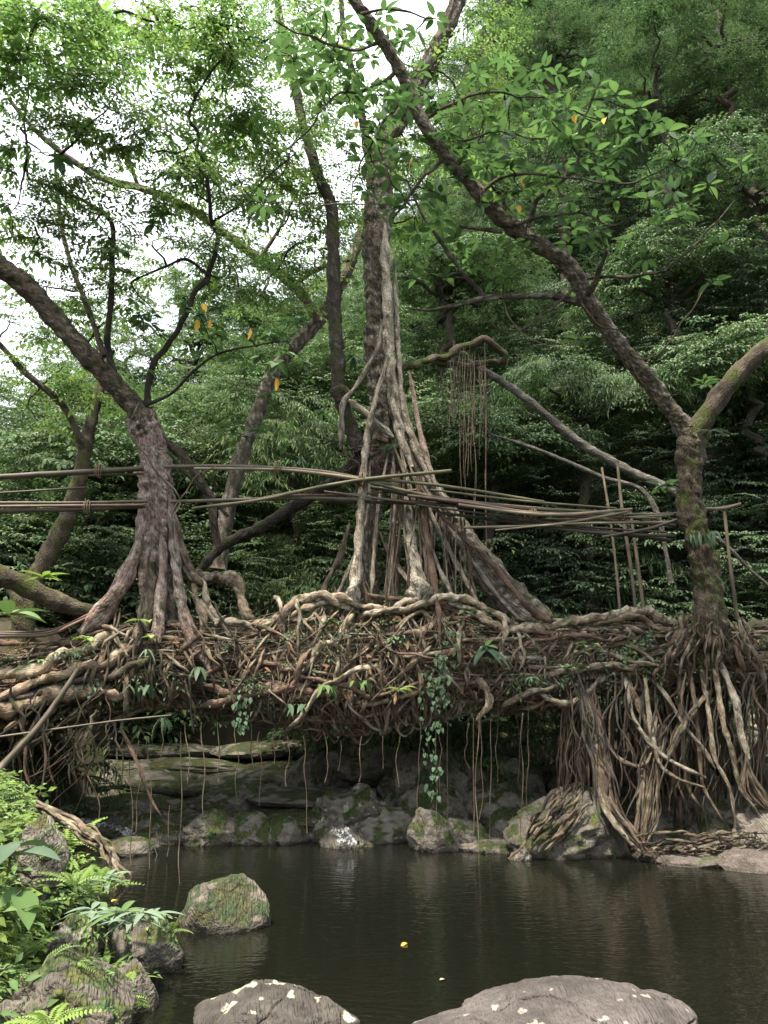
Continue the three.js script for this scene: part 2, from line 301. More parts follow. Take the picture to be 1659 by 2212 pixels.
boulder('large smooth pinkish grey boulder sloping out of the pool in the foreground', [955, 1512, 2106, 2205, 5.35], { seed: 4, detail: 92, facets: 1, rough: 0.1, deep: 0.75, back: 0.1, sink: 0.45, tall: 0.9, bumps: [[V(-0.95, -0.2, 0.25).normalize(), 0.62, 4], [V(0.5, 0.5, -0.2).normalize(), 0.08, 2], [V(-0.55, 0.75, 0.1).normalize(), -0.14, 4]], base: [0.094, 0.082, 0.079], dark: [0.05, 0.043, 0.041], pale: [0.3, 0.29, 0.26], lichen: -0.12, wet: -0.02, fine: 0.05, s: 1.5 });
boulder('long low grey boulder with white lichen spots at the bottom edge', [388, 738, 2138, 2205, 5.4], { seed: 9, detail: 80, facets: 1, rough: 0.12, deep: 0.62, back: 0.1, sink: 0.3, bumps: [[V(0.95, -0.2, 0.2).normalize(), 0.1, 4]], base: [0.064, 0.057, 0.05], dark: [0.034, 0.03, 0.026], pale: [0.4, 0.4, 0.3], lichen: 0.07, mossy: 0, wet: 0.0, fine: 0.09 });
boulder('round mossy boulder standing alone in the middle of the pool', [388, 574, 1902, 2000, 7.45], { seed: 16, detail: 50, facets: 2, rough: 0.1, deep: 0.8, back: 0.5, sink: 0.3, base: [0.13, 0.115, 0.095], mossy: 0.36, moss: [0.045, 0.058, 0.02], wet: 0.05, reach: 0.42, fine: 0.06 });
// left bank rocks
bankRocks.push(boulder('moss-topped boulder dipping into the pool beside the left bank', [215, 372, 1985, 2095, 6.35], { seed: 21, detail: 54, mossy: 0.32, base: [0.1, 0.092, 0.078], facets: 3, wet: 0.06, deep: 1.0 }));
bankRocks.push(boulder('broad brown rock at the foot of the ferny left bank', [20, 255, 2085, 2190, 5.0], { seed: 23, detail: 60, mossy: 0.26, base: [0.1, 0.088, 0.072], facets: 3, deep: 1.0, rough: 0.2 }));
bankRocks.push(boulder('dark wet stone between the left bank and the lichened boulder', [225, 330, 2085, 2190, 5.6], { seed: 27, detail: 28, mossy: 0.02, lichen: 0.1, base: [0.11, 0.1, 0.085], wet: 0.1 }));
bankRocks.push(boulder('bare grey rock among ferns on top of the left bank', [25, 130, 1772, 1870, 6.6], { seed: 31, detail: 36, base: [0.2, 0.18, 0.15], mossy: 0.06, deep: 1.1 }));
bankRocks.push(boulder('pale pitted stone half buried in the left bank ferns', [95, 200, 1985, 2080, 5.7], { seed: 33, detail: 32, base: [0.22, 0.2, 0.17], mossy: 0.1 }));
bankRocks.push(boulder('small lichen-spotted stone in the bottom corner under ferns', [-30, 70, 2150, 2215, 4.9], { seed: 35, detail: 28, base: [0.13, 0.12, 0.1], lichen: 0.2, mossy: 0.05 }));
// far bank under the bridge
boulder('wide pale rock slab sloping up behind the left water edge', [120, 600, 1655, 1800, 14.2], { seed: 41, detail: 56, strata: 1.2, facets: 6, rough: 0.22, deep: 0.8, back: 0.3, sink: 0.6, base: [0.15, 0.138, 0.118], mossy: 0.14, fine: 0.16, mat: MAT.rock, turn: 0.12 });
boulder('flat ledge of striped wet rock beside the white cascade', [90, 330, 1755, 1815, 12.6], { seed: 42, detail: 40, strata: 1.6, facets: 6, rough: 0.2, base: [0.15, 0.138, 0.118], mossy: 0.05, fine: 0.14, mat: MAT.wetRock, deep: 0.7 });
boulder('mossy low stone with a wet skirt at the far left shore', [215, 330, 1812, 1838, 10.9], { seed: 43, detail: 28, base: [0.15, 0.138, 0.118], mossy: 0.22, sink: 0.15 });
boulder('long mossy ledge stone under the left half of the bridge', [240, 440, 1765, 1822, 12.0], { seed: 44, detail: 36, strata: 1, base: [0.15, 0.138, 0.118], mossy: 0.18, mat: MAT.wetRock });
boulder('rounded green boulder first of the mossy row at the waterline', [385, 515, 1750, 1828, 11.7], { seed: 45, detail: 32, base: [0.15, 0.138, 0.118], mossy: 0.24 });
boulder('rounded green boulder second of the mossy row at the waterline', [490, 590, 1752, 1826, 11.75], { seed: 46, detail: 30, base: [0.15, 0.138, 0.118], mossy: 0.26 });
boulder('flat-topped green boulder third of the mossy row at the waterline', [568, 660, 1755, 1826, 11.8], { seed: 47, detail: 30, base: [0.15, 0.138, 0.118], mossy: 0.22, facets: 8 });
boulder('dark mossy hump behind the row of green boulders', [430, 640, 1690, 1780, 13.2], { seed: 48, detail: 36, base: [0.15, 0.138, 0.118], mossy: 0.22, facets: 7 });
boulder('overhanging dark rock face below the bridge centre left', [600, 740, 1620, 1780, 13.6], { seed: 49, detail: 36, base: [0.15, 0.138, 0.118], mossy: 0.1, facets: 8, rough: 0.22 });
boulder('blocky dark boulder with pale scars above the small splash', [670, 850, 1705, 1815, 12.2], { seed: 50, detail: 40, base: [0.15, 0.138, 0.118], mossy: 0.14, lichen: 0.05, facets: 8, rough: 0.22 });
boulder('low black wet stones where water splashes into the pool', [685, 800, 1790, 1838, 11.5], { seed: 51, detail: 30, base: [0.15, 0.138, 0.118], mossy: -0.1, mat: MAT.wetRock, facets: 8, rough: 0.28 });
boulder('tall dark rock wall under the middle of the bridge', [835, 1060, 1610, 1830, 12.9], { seed: 52, detail: 44, base: [0.15, 0.138, 0.118], mossy: 0.06, facets: 8, strata: 0.5 });
boulder('leaning wedge of mossy rock dipping its foot in the pool', [890, 985, 1745, 1852, 11.2], { seed: 53, detail: 30, base: [0.15, 0.138, 0.118], mossy: 0.16, lean: 0.5, facets: 6 });
boulder('squarish mossy stone behind the leaning wedge', [955, 1060, 1768, 1842, 11.4], { seed: 54, detail: 30, base: [0.15, 0.138, 0.118], mossy: 0.2, facets: 8 });
boulder('flat brown shelf of rock along the far shore', [960, 1180, 1808, 1848, 11.3], { seed: 55, detail: 32, base: [0.15, 0.138, 0.118], mossy: 0.02, strata: 1, facets: 6 });
boulder('dark cave-like rock between the middle and the big rooted boulder', [1040, 1200, 1640, 1815, 12.8], { seed: 56, detail: 36, base: [0.15, 0.138, 0.118], mossy: 0.08, facets: 8 });
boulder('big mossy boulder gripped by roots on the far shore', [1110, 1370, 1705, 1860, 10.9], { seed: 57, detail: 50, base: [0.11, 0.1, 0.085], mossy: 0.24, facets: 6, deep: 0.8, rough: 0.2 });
boulder('little wet stone in front of the rooted boulder', [1105, 1150, 1838, 1866, 10.55], { seed: 58, detail: 20, base: [0.15, 0.138, 0.118], mossy: 0.02, sink: 0.1, mat: MAT.wetRock });
boulder('flat layered ledge below the hanging root curtain', [1370, 1640, 1838, 1880, 10.35], { seed: 59, detail: 44, base: [0.1, 0.085, 0.075], dark: [0.05, 0.042, 0.036], strata: 1.6, facets: 6, mossy: -0.05, sink: 0.2, deep: 0.7 });
boulder('long thin slab resting on the layered ledge', [1480, 1620, 1812, 1848, 10.7], { seed: 60, detail: 32, base: [0.1, 0.085, 0.075], dark: [0.05, 0.042, 0.036], strata: 1.4, facets: 7, sink: 0.05, deep: 0.7 });
boulder('mossy brown boulder cut by the right edge of the view', [1610, 1780, 1735, 1830, 10.5], { seed: 61, detail: 36, base: [0.15, 0.138, 0.118], mossy: 0.16, deep: 0.8 });
boulder('sloping wet rock at the right edge of the far shore', [1560, 1800, 1840, 1900, 10.0], { seed: 62, detail: 36, base: [0.1, 0.085, 0.075], dark: [0.05, 0.042, 0.036], strata: 1, facets: 6, sink: 0.2, mat: MAT.wetRock });

// the stepped, mossy ledges of bedrock behind the pool
{
  const bankStep = new THREE.Group(); bankStep.name = 'rock_bank'; bankStep.userData = { kind: 'structure' }; scene.add(bankStep);
  const R = mulberry(2024), shapes = [1, 2, 3, 4, 5, 6].map((k) => rockGeo({ r: [1, 0.32, 0.75], seed: 200 + k, detail: 20, facets: 9, rough: 0.1, fine: 0.1, strata: 1.6 }));
  for (let row = 0; row < 6; row++) for (let x = -6.6 + 0.5 * R(); x < 7; x += (x < 0 ? 0.9 : 0.55) + 0.8 * R()) {
    const d = 12.1 + 0.62 * row + 0.3 * R() - 0.12 * x * (row < 2 ? 0.6 : 0), top = 0.02 + 0.22 * row + 0.12 * R() + (x > -0.5 ? 0.16 * row : 0), w = (x < 0 ? 0.85 : 0.5) + 0.85 * R() * R(), h = 0.8 + 0.7 * R();
    const g = shapes[Math.floor(R() * 6)].clone(); g.scale(w, h * (x > -0.5 ? 1.2 : 0.42), 0.6 + 0.4 * R()); g.rotateY((R() - 0.5) * 0.9 + (R() < 0.5 ? Math.PI : 0)); g.rotateZ(0.12 * (R() - 0.5)); g.computeVertexNormals();
    const o = V(x, top - 0.15, -d); rockPaint(g, o, { base: [0.19, 0.176, 0.15], dark: [0.085, 0.078, 0.066], mossy: 0.04 + 0.24 * R(), reach: 0.4, seed: R() * 40, moss: [0.06, 0.075, 0.022] });
    const m = new THREE.Mesh(g, MAT.rock); m.name = 'slab'; m.position.copy(o); bankStep.add(m);
  }
}
// white water slipping over the ledges
{
  const foam = new THREE.MeshPhysicalMaterial({ color: new THREE.Color().setRGB(0.42, 0.44, 0.46), roughness: 0.35, transmission: 0.4, thickness: 0 });
  const fall = (label, pts, w) => { const n = 26, S = 10, pos = [], idx = []; const cv = new THREE.CatmullRomCurve3(pts.map((p) => at(...p)));
    for (let i = 0; i <= n; i++) { const p = cv.getPoint(i / n); for (let s = 0; s <= S; s++) { const a = (s / S - 0.5) * w * (0.6 + 0.6 * Math.abs(noise3(i * 0.3, w, 2))); pos.push(p.x + a, p.y + 0.05 * noise3(a * 14, i * 0.5, 3) + 0.02, p.z + 0.06 * noise3(a * 11, i * 0.4, 8)); } }
    for (let i = 0; i < n; i++) for (let s = 0; s < S; s++) { if (noise3(i * 0.35, s * 0.8, w * 9) > 0.25) continue; const a = i * (S + 1) + s, b = a + S + 1; idx.push(a, b, a + 1, a + 1, b, b + 1); }
    const g = new THREE.BufferGeometry(); g.setAttribute('position', new THREE.Float32BufferAttribute(pos, 3)); g.setIndex(idx); g.computeVertexNormals(); one('cascade', label, 'waterfall', g, foam); };
  fall('thin white cascade over the striped ledge behind the left bank', [[165, 1775, 11.9], [215, 1784, 11.8], [265, 1796, 11.7], [290, 1812, 11.6]], 0.22);
  fall('little splash of white water at the black stones', [[735, 1795, 11.2], [745, 1812, 11.1], [752, 1828, 11.0]], 0.26);
}
// ------------------------------------------------------------------ forest on the hillside (reads as one mass) and far trees
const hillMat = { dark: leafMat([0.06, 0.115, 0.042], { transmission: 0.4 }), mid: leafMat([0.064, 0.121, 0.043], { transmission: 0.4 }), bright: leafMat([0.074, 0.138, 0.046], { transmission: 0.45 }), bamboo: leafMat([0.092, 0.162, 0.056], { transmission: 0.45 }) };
{
  const R = mulberry(77), L = { d: [[], [], []], m: [[], [], []], b: [[], [], []], l: [[], [], []] };
  // lobes of shrub and crown standing all over the slope; denser and darker to the right, lighter and looser in the middle
  for (let i = 0; i < 1350; i++) {
    const d = 15.8 + 25 * Math.pow(R(), 1.1), x = lerp(-0.62, 0.66, R()) * d; if (R() * 2.2 > Math.hypot(1, slope(x))) continue;
    const gy = groundHeight(x, d), s = 0.75 + 0.75 * R(), tall = R() < 0.35 ? 2 + 4 * R() : 0.3 + 1.2 * R();
    const c = V(x, gy + tall, -d), px = x / d, r = [1.3 * s, 1.0 * s, 1.2 * s], n = Math.round(40 * s * s);
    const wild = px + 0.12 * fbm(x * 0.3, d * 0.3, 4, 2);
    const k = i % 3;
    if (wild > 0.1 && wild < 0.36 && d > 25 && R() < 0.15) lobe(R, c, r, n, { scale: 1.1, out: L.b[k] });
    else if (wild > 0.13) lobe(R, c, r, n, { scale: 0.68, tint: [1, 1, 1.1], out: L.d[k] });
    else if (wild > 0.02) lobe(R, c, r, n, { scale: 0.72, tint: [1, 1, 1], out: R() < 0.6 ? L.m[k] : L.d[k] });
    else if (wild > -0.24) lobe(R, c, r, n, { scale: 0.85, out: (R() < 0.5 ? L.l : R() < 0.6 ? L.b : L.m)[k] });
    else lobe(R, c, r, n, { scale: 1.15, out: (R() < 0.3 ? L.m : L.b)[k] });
  }
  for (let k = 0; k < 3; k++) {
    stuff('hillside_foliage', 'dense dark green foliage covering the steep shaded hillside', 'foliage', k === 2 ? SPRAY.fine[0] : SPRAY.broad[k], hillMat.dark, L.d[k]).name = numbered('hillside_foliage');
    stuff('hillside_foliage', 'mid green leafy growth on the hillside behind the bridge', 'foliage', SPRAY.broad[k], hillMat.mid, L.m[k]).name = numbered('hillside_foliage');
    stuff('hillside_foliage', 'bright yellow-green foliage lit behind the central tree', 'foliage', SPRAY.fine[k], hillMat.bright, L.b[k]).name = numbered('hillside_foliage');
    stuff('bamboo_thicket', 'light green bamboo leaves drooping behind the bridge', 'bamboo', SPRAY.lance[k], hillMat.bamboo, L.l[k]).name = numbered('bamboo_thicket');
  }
}

// separate trees standing out of the hillside
{
  const R = mulberry(913);
  const hillTree = (label, px, py, d, size, mat, kind, tone) => {
    const c = at(px, py, d), gy = groundHeight(c.x, d), t = thing('hillside_tree', label, 'tree', V(c.x, gy, -d), 'trees standing on the hillside'), out = [[], []];
    const col = barkColor({ base: [0.1, 0.085, 0.068], pale: [0.22, 0.2, 0.17], lichen: 0.12, mossy: 0.15 });
    part(t, 'trunk', limb([{ p: V(c.x + 0.6 * (R() - 0.5), gy - 0.5, -d), r: 0.16 }, { p: V(c.x + 0.5 * (R() - 0.5), lerp(gy, c.y, 0.5), -d + 0.3), r: 0.12 }, { p: V(c.x, c.y, -d), r: 0.08 }, { p: V(c.x + 0.3, c.y + size * 0.6, -d), r: 0.04 }], { sides: 10, step: 0.2, color: col, wob: 0.3 }), MAT.bark);
    for (let i = 0; i < 9; i++) { const a = i * 2.4, q = 0.35 + 0.75 * R(), e = V(c.x + Math.cos(a) * size * q, c.y + size * (0.75 * R() - 0.3), -d + Math.sin(a) * size * q * 0.8); part(t, 'branch', limb([{ p: V(c.x, c.y - size * 0.3 * R(), -d), r: 0.06 }, { p: e.clone().lerp(c, 0.45).setY((e.y + c.y) / 2 - 0.1), r: 0.04 }, { p: e, r: 0.015 }], { sides: 7, step: 0.2, color: col, wob: 0.2 }), MAT.bark); lobe(R, e, [size * 0.5, size * 0.26, size * 0.45], 42, { scale: 0.75, tint: [tone, tone, tone], up: 0.6, inner: 0.5, out: out[i % 2] }); }
    out.forEach((o, k) => foliage(t, 'crown', kind[k], mat, o));
  };
  const F = SPRAY.fine, B = SPRAY.broad, L = SPRAY.lance;
  hillTree('feathery light green tree at the top beside the patch of sky', 1190, 110, 21, 2.6, hillMat.mid, [F[0], F[1]], 1.1);
  hillTree('spreading tree crown filling the top right corner', 1560, 90, 17.5, 2.6, hillMat.mid, [F[1], F[2]], 0.95);
  hillTree('tree with drooping tiers below the top right corner', 1420, 230, 18, 2.2, hillMat.dark, [B[0], F[0]], 1.1);
  hillTree('tree crown at the right edge level with the long limb', 1640, 420, 16.5, 2.1, hillMat.dark, [F[2], B[1]], 1.2);
  hillTree('bluish green tree right of the long diagonal limb', 1450, 620, 16.8, 2.0, hillMat.dark, [B[2], B[0]], 1.1);
  hillTree('tree behind the forked trunk above the rail', 1610, 820, 15.6, 1.6, hillMat.dark, [B[1], B[2]], 1.1);
  hillTree('bushy tree between the grey dead tree and the rail', 1240, 880, 16.4, 1.7, hillMat.dark, [B[0], L[1]], 1.1);
  hillTree('fresh green tree just right of the central fig', 960, 620, 18, 2.0, hillMat.mid, [F[0], B[1]], 1.15);
  hillTree('tree behind the hanging root curtain', 1060, 980, 16.2, 1.5, hillMat.dark, [B[2], B[1]], 1.1);
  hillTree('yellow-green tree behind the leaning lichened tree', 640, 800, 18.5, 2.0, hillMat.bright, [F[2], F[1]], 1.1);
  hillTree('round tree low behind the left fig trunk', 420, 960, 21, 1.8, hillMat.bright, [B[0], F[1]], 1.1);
  hillTree('far tree crown in the sky gap right of the left fig fork', 420, 740, 26, 3, hillMat.mid, [F[1], B[0]], 1.1);
  hillTree('far tree crown behind the middle of the lichened leaning tree', 560, 690, 24, 2.6, hillMat.mid, [F[0], F[2]], 1.1);
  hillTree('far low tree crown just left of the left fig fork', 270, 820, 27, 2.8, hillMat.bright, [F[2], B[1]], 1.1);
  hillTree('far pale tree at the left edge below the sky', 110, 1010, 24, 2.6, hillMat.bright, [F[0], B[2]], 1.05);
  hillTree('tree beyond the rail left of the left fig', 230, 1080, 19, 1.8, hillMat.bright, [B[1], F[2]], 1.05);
}
// ------------------------------------------------------------------ the living root bridge
const RC = {
  pale: barkColor({ base: [0.38, 0.295, 0.2], pale: [0.6, 0.54, 0.43], dark: [0.1, 0.072, 0.05], lichen: 0.38, mossy: 0.1, s: 4.4 }),
  tan: barkColor({ base: [0.34, 0.25, 0.175], pale: [0.5, 0.42, 0.31], dark: [0.075, 0.05, 0.036], lichen: 0.2, mossy: 0.1, s: 3.5, seed: 4 }),
  red: barkColor({ base: [0.27, 0.17, 0.125], pale: [0.34, 0.24, 0.17], dark: [0.06, 0.035, 0.028], lichen: 0.1, mossy: 0.02, s: 3.5, seed: 8 }),
  dark: barkColor({ base: [0.075, 0.055, 0.042], pale: [0.18, 0.15, 0.12], dark: [0.03, 0.024, 0.02], lichen: 0.1, mossy: 0.12, s: 3, seed: 2 }),
};
const bridgeTop = table([[-60, 1412], [60, 1395], [180, 1372], [250, 1345], [330, 1345], [430, 1345], [540, 1352], [640, 1320], [760, 1310], [950, 1305], [1040, 1338], [1180, 1352], [1300, 1350], [1370, 1340], [1460, 1352], [1560, 1358], [1720, 1352]].map(([x, y]) => { const p = at(x, y, 11.3); return [p.x, p.y]; }));
const bridgeLow = table([[-60, 1600], [100, 1575], [220, 1545], [330, 1520], [450, 1540], [560, 1560], [680, 1580], [770, 1588], [900, 1560], [1050, 1540], [1180, 1525], [1280, 1500], [1450, 1495], [1720, 1500]].map(([x, y]) => { const p = at(x, y, 11.3); return [p.x, p.y]; }));
const bridge = thing('root_bridge', 'footbridge woven from living fig roots spanning the pool', 'bridge', V(0, 1.6, -12));
// point on the woven face: x across the valley, h up the face (0 under side, 1 rail), out metres towards the water
function face(x, h, out = 0) {
  const y0 = bridgeLow(x), y1 = bridgeTop(x), b = 0.28 * Math.sin(Math.PI * clamp(h * 0.9 + 0.05)) + 0.14 * fbm(x * 1.1, h * 1.6, 3, 3) - 0.32 * smooth(0.25, -0.2, h);
  return V(x, lerp(y0, y1, h), -11.5 + b + out);
}
{
  const R = mulberry(5), g = () => (R() + R() + R()) / 1.5 - 1, pick = (a) => a[Math.floor(R() * a.length)];
  // the body of packed older roots and humus behind the woven face
  { const n = 150, S = 22, pos = [], col = [], idx = [], uv = [];
    for (let i = 0; i <= n; i++) for (let s = 0; s <= S; s++) {
      const x = lerp(-7.5, 7.5, i / n), th = s / S * Math.PI * 2, y0 = bridgeLow(x) - 0.02, y1 = bridgeTop(x) - 0.22, cy = (y0 + y1) / 2, ry = (y1 - y0) / 2, k = 1 + 0.22 * fbm(x * 1.6, Math.cos(th) * 1.2, Math.sin(th) * 1.2, 5);
      const y = cy + Math.sin(th) * ry * k, z = -12.2 + Math.cos(th) * 0.68 * k; pos.push(x, y, z); uv.push(x, th);
      const a = fbm(x * 2.5, y * 6, z * 2.5, 4); col.push(...mixc(mixc([0.12, 0.085, 0.06], [0.2, 0.145, 0.1], smooth(-0.1, 0.3, a)), [0.055, 0.065, 0.022], smooth(0.15, 0.3, fbm(x * 1.4 + 8, y * 1.4, z * 1.4, 4))));
    }
    for (let i = 0; i < n; i++) for (let s = 0; s < S; s++) { const a = i * (S + 1) + s, b = a + S + 1; idx.push(a, a + 1, b, a + 1, b + 1, b); }
    const q = new THREE.BufferGeometry(); q.setAttribute('position', new THREE.Float32BufferAttribute(pos, 3)); q.setAttribute('uv', new THREE.Float32BufferAttribute(uv, 2)); q.setAttribute('color', new THREE.Float32BufferAttribute(col, 3)); q.setIndex(idx); q.computeVertexNormals();
    part(bridge, 'packed_body', q, MAT.bark);
  }
  const root = (geo) => part(bridge, 'root', geo, MAT.root);
  // surveyed roots of the rail and face
  const bury = ([x, y, d, r], k) => [x + k[0], y + 12 + k[1], d + 0.45, r * 0.7];
  const T = (pts0, c = 'pale', o = {}) => { const pts = pts0.map(([x, y, d, r]) => [x, y, d, r * 0.82]); return root(trace([bury(pts[0], [(pts[0][0] - pts[1][0]) * 0.35, (pts[0][1] - pts[1][1]) * 0.35]), ...pts, bury(pts[pts.length - 1], [(pts[pts.length - 1][0] - pts[pts.length - 2][0]) * 0.35, (pts[pts.length - 1][1] - pts[pts.length - 2][1]) * 0.35])], { sides: 10, step: 0.045, rough: 0.34, ns: 7, wob: 0.07, ell: 0.22, color: RC[c], seed: R() * 50, ...o })); };
  T([[470, 1400, 11.4, 9], [545, 1362, 11.3, 11], [610, 1325, 11.2, 12], [650, 1292, 11.15, 11], [690, 1285, 11.1, 10], [735, 1305, 11.1, 9], [770, 1325, 11.15, 7]]);
  T([[640, 1325, 11.15, 7], [690, 1300, 11.1, 9], [730, 1292, 11.1, 10], [790, 1312, 11.1, 9], [830, 1310, 11.1, 8], [900, 1296, 11.1, 9], [960, 1290, 11.1, 10], [1020, 1300, 11.15, 9], [1060, 1325, 11.2, 9], [1110, 1345, 11.25, 8]]);
  T([[770, 1330, 11.2, 8], [840, 1318, 11.05, 7], [910, 1308, 11.1, 8], [980, 1305, 11.15, 6], [1030, 1318, 11.2, 5]]);
  T([[820, 1385, 11.1, 8], [890, 1365, 11.0, 8], [960, 1345, 11.1, 8], [1020, 1332, 11.2, 6]], 'tan');
  T([[1020, 1318, 11.25, 10], [1090, 1355, 11.15, 10], [1170, 1352, 11.15, 12], [1240, 1345, 11.15, 10], [1310, 1335, 11.1, 11], [1350, 1318, 11.05, 12], [1395, 1320, 11.1, 12], [1440, 1345, 11.2, 10], [1520, 1358, 11.3, 9]], 'pale', { rough: 0.3 });
  T([[1290, 1350, 11.2, 8], [1345, 1330, 11.0, 10], [1390, 1345, 11.0, 8], [1430, 1365, 11.1, 7], [1490, 1375, 11.2, 6]], 'tan');
  T([[1560, 1372, 11.2, 18], [1620, 1362, 11.3, 20], [1720, 1345, 11.4, 22]], 'dark');
  T([[1500, 1400, 11.0, 12], [1590, 1405, 11.1, 14], [1720, 1395, 11.2, 16]], 'dark');
  T([[430, 1250, 11.5, 12], [465, 1240, 11.5, 14], [495, 1250, 11.5, 14], [520, 1290, 11.45, 12], [540, 1335, 11.4, 12]]);
  T([[395, 1260, 11.6, 8], [420, 1243, 11.5, 9], [460, 1252, 11.5, 8]], 'tan');
  T([[440, 1300, 11.3, 9], [470, 1340, 11.2, 9], [530, 1352, 11.25, 9], [560, 1362, 11.25, 8]]);
  T([[240, 1375, 11.2, 16], [170, 1405, 11.1, 16], [90, 1435, 11, 15], [20, 1455, 10.9, 14], [-60, 1490, 10.8, 14]]);
  T([[300, 1390, 11.1, 14], [230, 1425, 11, 16], [160, 1450, 10.9, 15], [80, 1475, 10.85, 13], [-60, 1540, 10.7, 12]], 'tan');
  T([[330, 1420, 11, 10], [250, 1452, 10.95, 12], [160, 1468, 10.9, 9], [60, 1500, 10.8, 9], [-50, 1520, 10.7, 8]], 'dark');
  T([[260, 1500, 11, 14], [190, 1490, 10.95, 16], [110, 1500, 10.9, 18], [40, 1522, 10.8, 18], [-60, 1545, 10.7, 18]], 'tan');
  T([[200, 1372, 11.4, 16], [110, 1400, 11.4, 14], [0, 1425, 11.3, 14], [-60, 1440, 11.3, 13]], 'tan');
  T([[360, 1345, 11.3, 9], [420, 1380, 11.1, 9], [450, 1440, 11.0, 8], [470, 1500, 11.05, 6]], 'tan');
  T([[420, 1270, 11.4, 9], [440, 1330, 11.2, 10], [455, 1400, 11.1, 10], [470, 1460, 11.05, 9], [500, 1520, 11.1, 8]], 'tan');
  T([[400, 1215, 11.5, 8], [432, 1265, 11.35, 8], [460, 1320, 11.2, 7], [500, 1380, 11.1, 6]], 'pale');
  T([[760, 1330, 11.1, 7], [720, 1380, 11.0, 9], [680, 1415, 10.95, 9], [655, 1440, 11, 7]]);
  T([[800, 1440, 10.95, 7], [740, 1465, 10.85, 7], [690, 1490, 10.85, 6], [650, 1540, 10.95, 6], [625, 1575, 11.1, 5]]);
  T([[680, 1400, 11.05, 7], [640, 1465, 10.9, 7], [620, 1500, 10.95, 6]], 'red');
  T([[600, 1300, 11.15, 6], [612, 1350, 11.1, 6], [615, 1400, 11.1, 5]]);
  T([[640, 1310, 11.1, 5], [645, 1360, 11.05, 4], [648, 1410, 11.1, 4]]);
  T([[520, 1405, 11.15, 8], [600, 1440, 11, 8], [680, 1465, 10.95, 6], [780, 1500, 10.95, 6]], 'red');
  T([[420, 1470, 11.05, 8], [500, 1490, 10.95, 8], [600, 1478, 10.95, 9], [680, 1490, 11, 7]], 'red');
  T([[450, 1520, 11.05, 9], [540, 1505, 10.95, 9], [640, 1480, 10.95, 8]], 'red', { rough: 0.35 });
  T([[1040, 1470, 11, 7], [1060, 1510, 10.95, 8], [1040, 1545, 10.95, 7]]);
  T([[1090, 1340, 11.15, 6], [1085, 1390, 11, 7], [1080, 1440, 10.95, 6]]);
  T([[1170, 1495, 10.95, 6], [1220, 1515, 10.85, 8], [1260, 1500, 10.85, 8], [1300, 1470, 10.95, 6]]);
  T([[1200, 1445, 11, 6], [1300, 1440, 10.9, 8], [1370, 1430, 10.95, 8], [1450, 1410, 11, 7]]);
  T([[1270, 1400, 11.05, 5], [1350, 1425, 10.85, 5], [1440, 1430, 10.9, 4], [1500, 1405, 11, 4]]);
  T([[1130, 1395, 11.05, 6], [1220, 1380, 10.95, 5], [1330, 1375, 10.95, 5], [1450, 1385, 11, 5]], 'red');
  T([[880, 1420, 11.0, 6], [980, 1400, 10.95, 6], [1050, 1380, 11, 6], [1120, 1375, 11.05, 5]], 'pale');
  T([[810, 1350, 11.05, 4], [850, 1400, 10.9, 4], [920, 1425, 10.85, 4], [1000, 1395, 10.9, 4]], 'red');
  T([[1100, 1520, 11, 7], [1150, 1500, 10.9, 7], [1190, 1490, 10.95, 6]]);
  let made = bridge.children.length - 1;
  // woven members: rail-parallel, draped, crossing and looped
  const fine = [];
  const put = (pts, c, o) => { const geo = limb(pts, { color: RC[c], rough: 0.25, ns: 8, seed: R() * 60, sides: 8, step: 0.06, taper: 0.8, ell: 0.25, ...o }); if (made < 296 && pts[0].r > 0.013) { root(geo); made++; } else fine.push(geo); };
  const cols = ['pale', 'pale', 'pale', 'tan', 'tan', 'red'];
  for (let i = 0; i < 210; i++) {                       // running along the bridge
    let x = lerp(-6.6, 5.2, R()), h = R() * 1.02; const len = 1 + 2.6 * R(), n = 5 + Math.floor(R() * 4), r = 0.009 + 0.03 * R() ** 3, out = 0.04 + 0.24 * R(), pts = [];
    const sl = g() * 0.35; for (let k = 0; k <= n; k++) { pts.push({ p: face(x, h + sl * (k / n - 0.5), out + 0.06 * g()), r: r * (0.75 + 0.5 * R()) }); x += len / n; h += 0.045 * g(); }
    put(pts, pick(cols), {});
  }
  for (let i = 0; i < 1250; i++) {                      // leaning and draped from the rail
    let x = lerp(-6, 5.6, Math.pow(R(), 0.9)); if (R() < 0.35) x = lerp(-2.2, 3.2, R());
    let h = 0.02 + 1.0 * R(); const fall = (0.12 + 0.42 * R()) * (R() < 0.25 ? -0.6 : 1), n = 5, dx = g() * 0.9, r = 0.005 + 0.026 * R() ** 3, out = 0.04 + 0.26 * R(), pts = [], bow = 0.1 * g();
    for (let k = 0; k <= n; k++) { const t = k / n; pts.push({ p: face(x + dx * t + bow * Math.sin(Math.PI * t) + 0.035 * g(), Math.max(-0.02 + 0.05 * R(), h - fall * t), out + 0.07 * Math.sin(Math.PI * t) + 0.03 * g()), r: r * (1.1 - 0.3 * t) }); }
    put(pts, pick(cols), {});
  }
  for (let i = 0; i < 46; i++) {                       // loops hanging from the lower edge
    const x = lerp(-4.4, 3.2, R()), w = (0.12 + 0.4 * R()) * (R() < 0.5 ? -1 : 1), deep = 0.04 + 0.16 * R(), h0 = 0.1 + 0.3 * R(), r = 0.009 + 0.022 * R(), out = 0.12 + 0.22 * R(), pts = [];
    for (let k = 0; k <= 6; k++) { const t = k / 6; pts.push({ p: face(x + w * t + 0.02 * g(), h0 - (h0 * 0.9 + deep * 0.6) * Math.sin(Math.PI * t) ** 0.8, out + 0.05 * g() + 0.05 * Math.sin(Math.PI * t)), r: r * (0.9 + 0.2 * R()) }); }
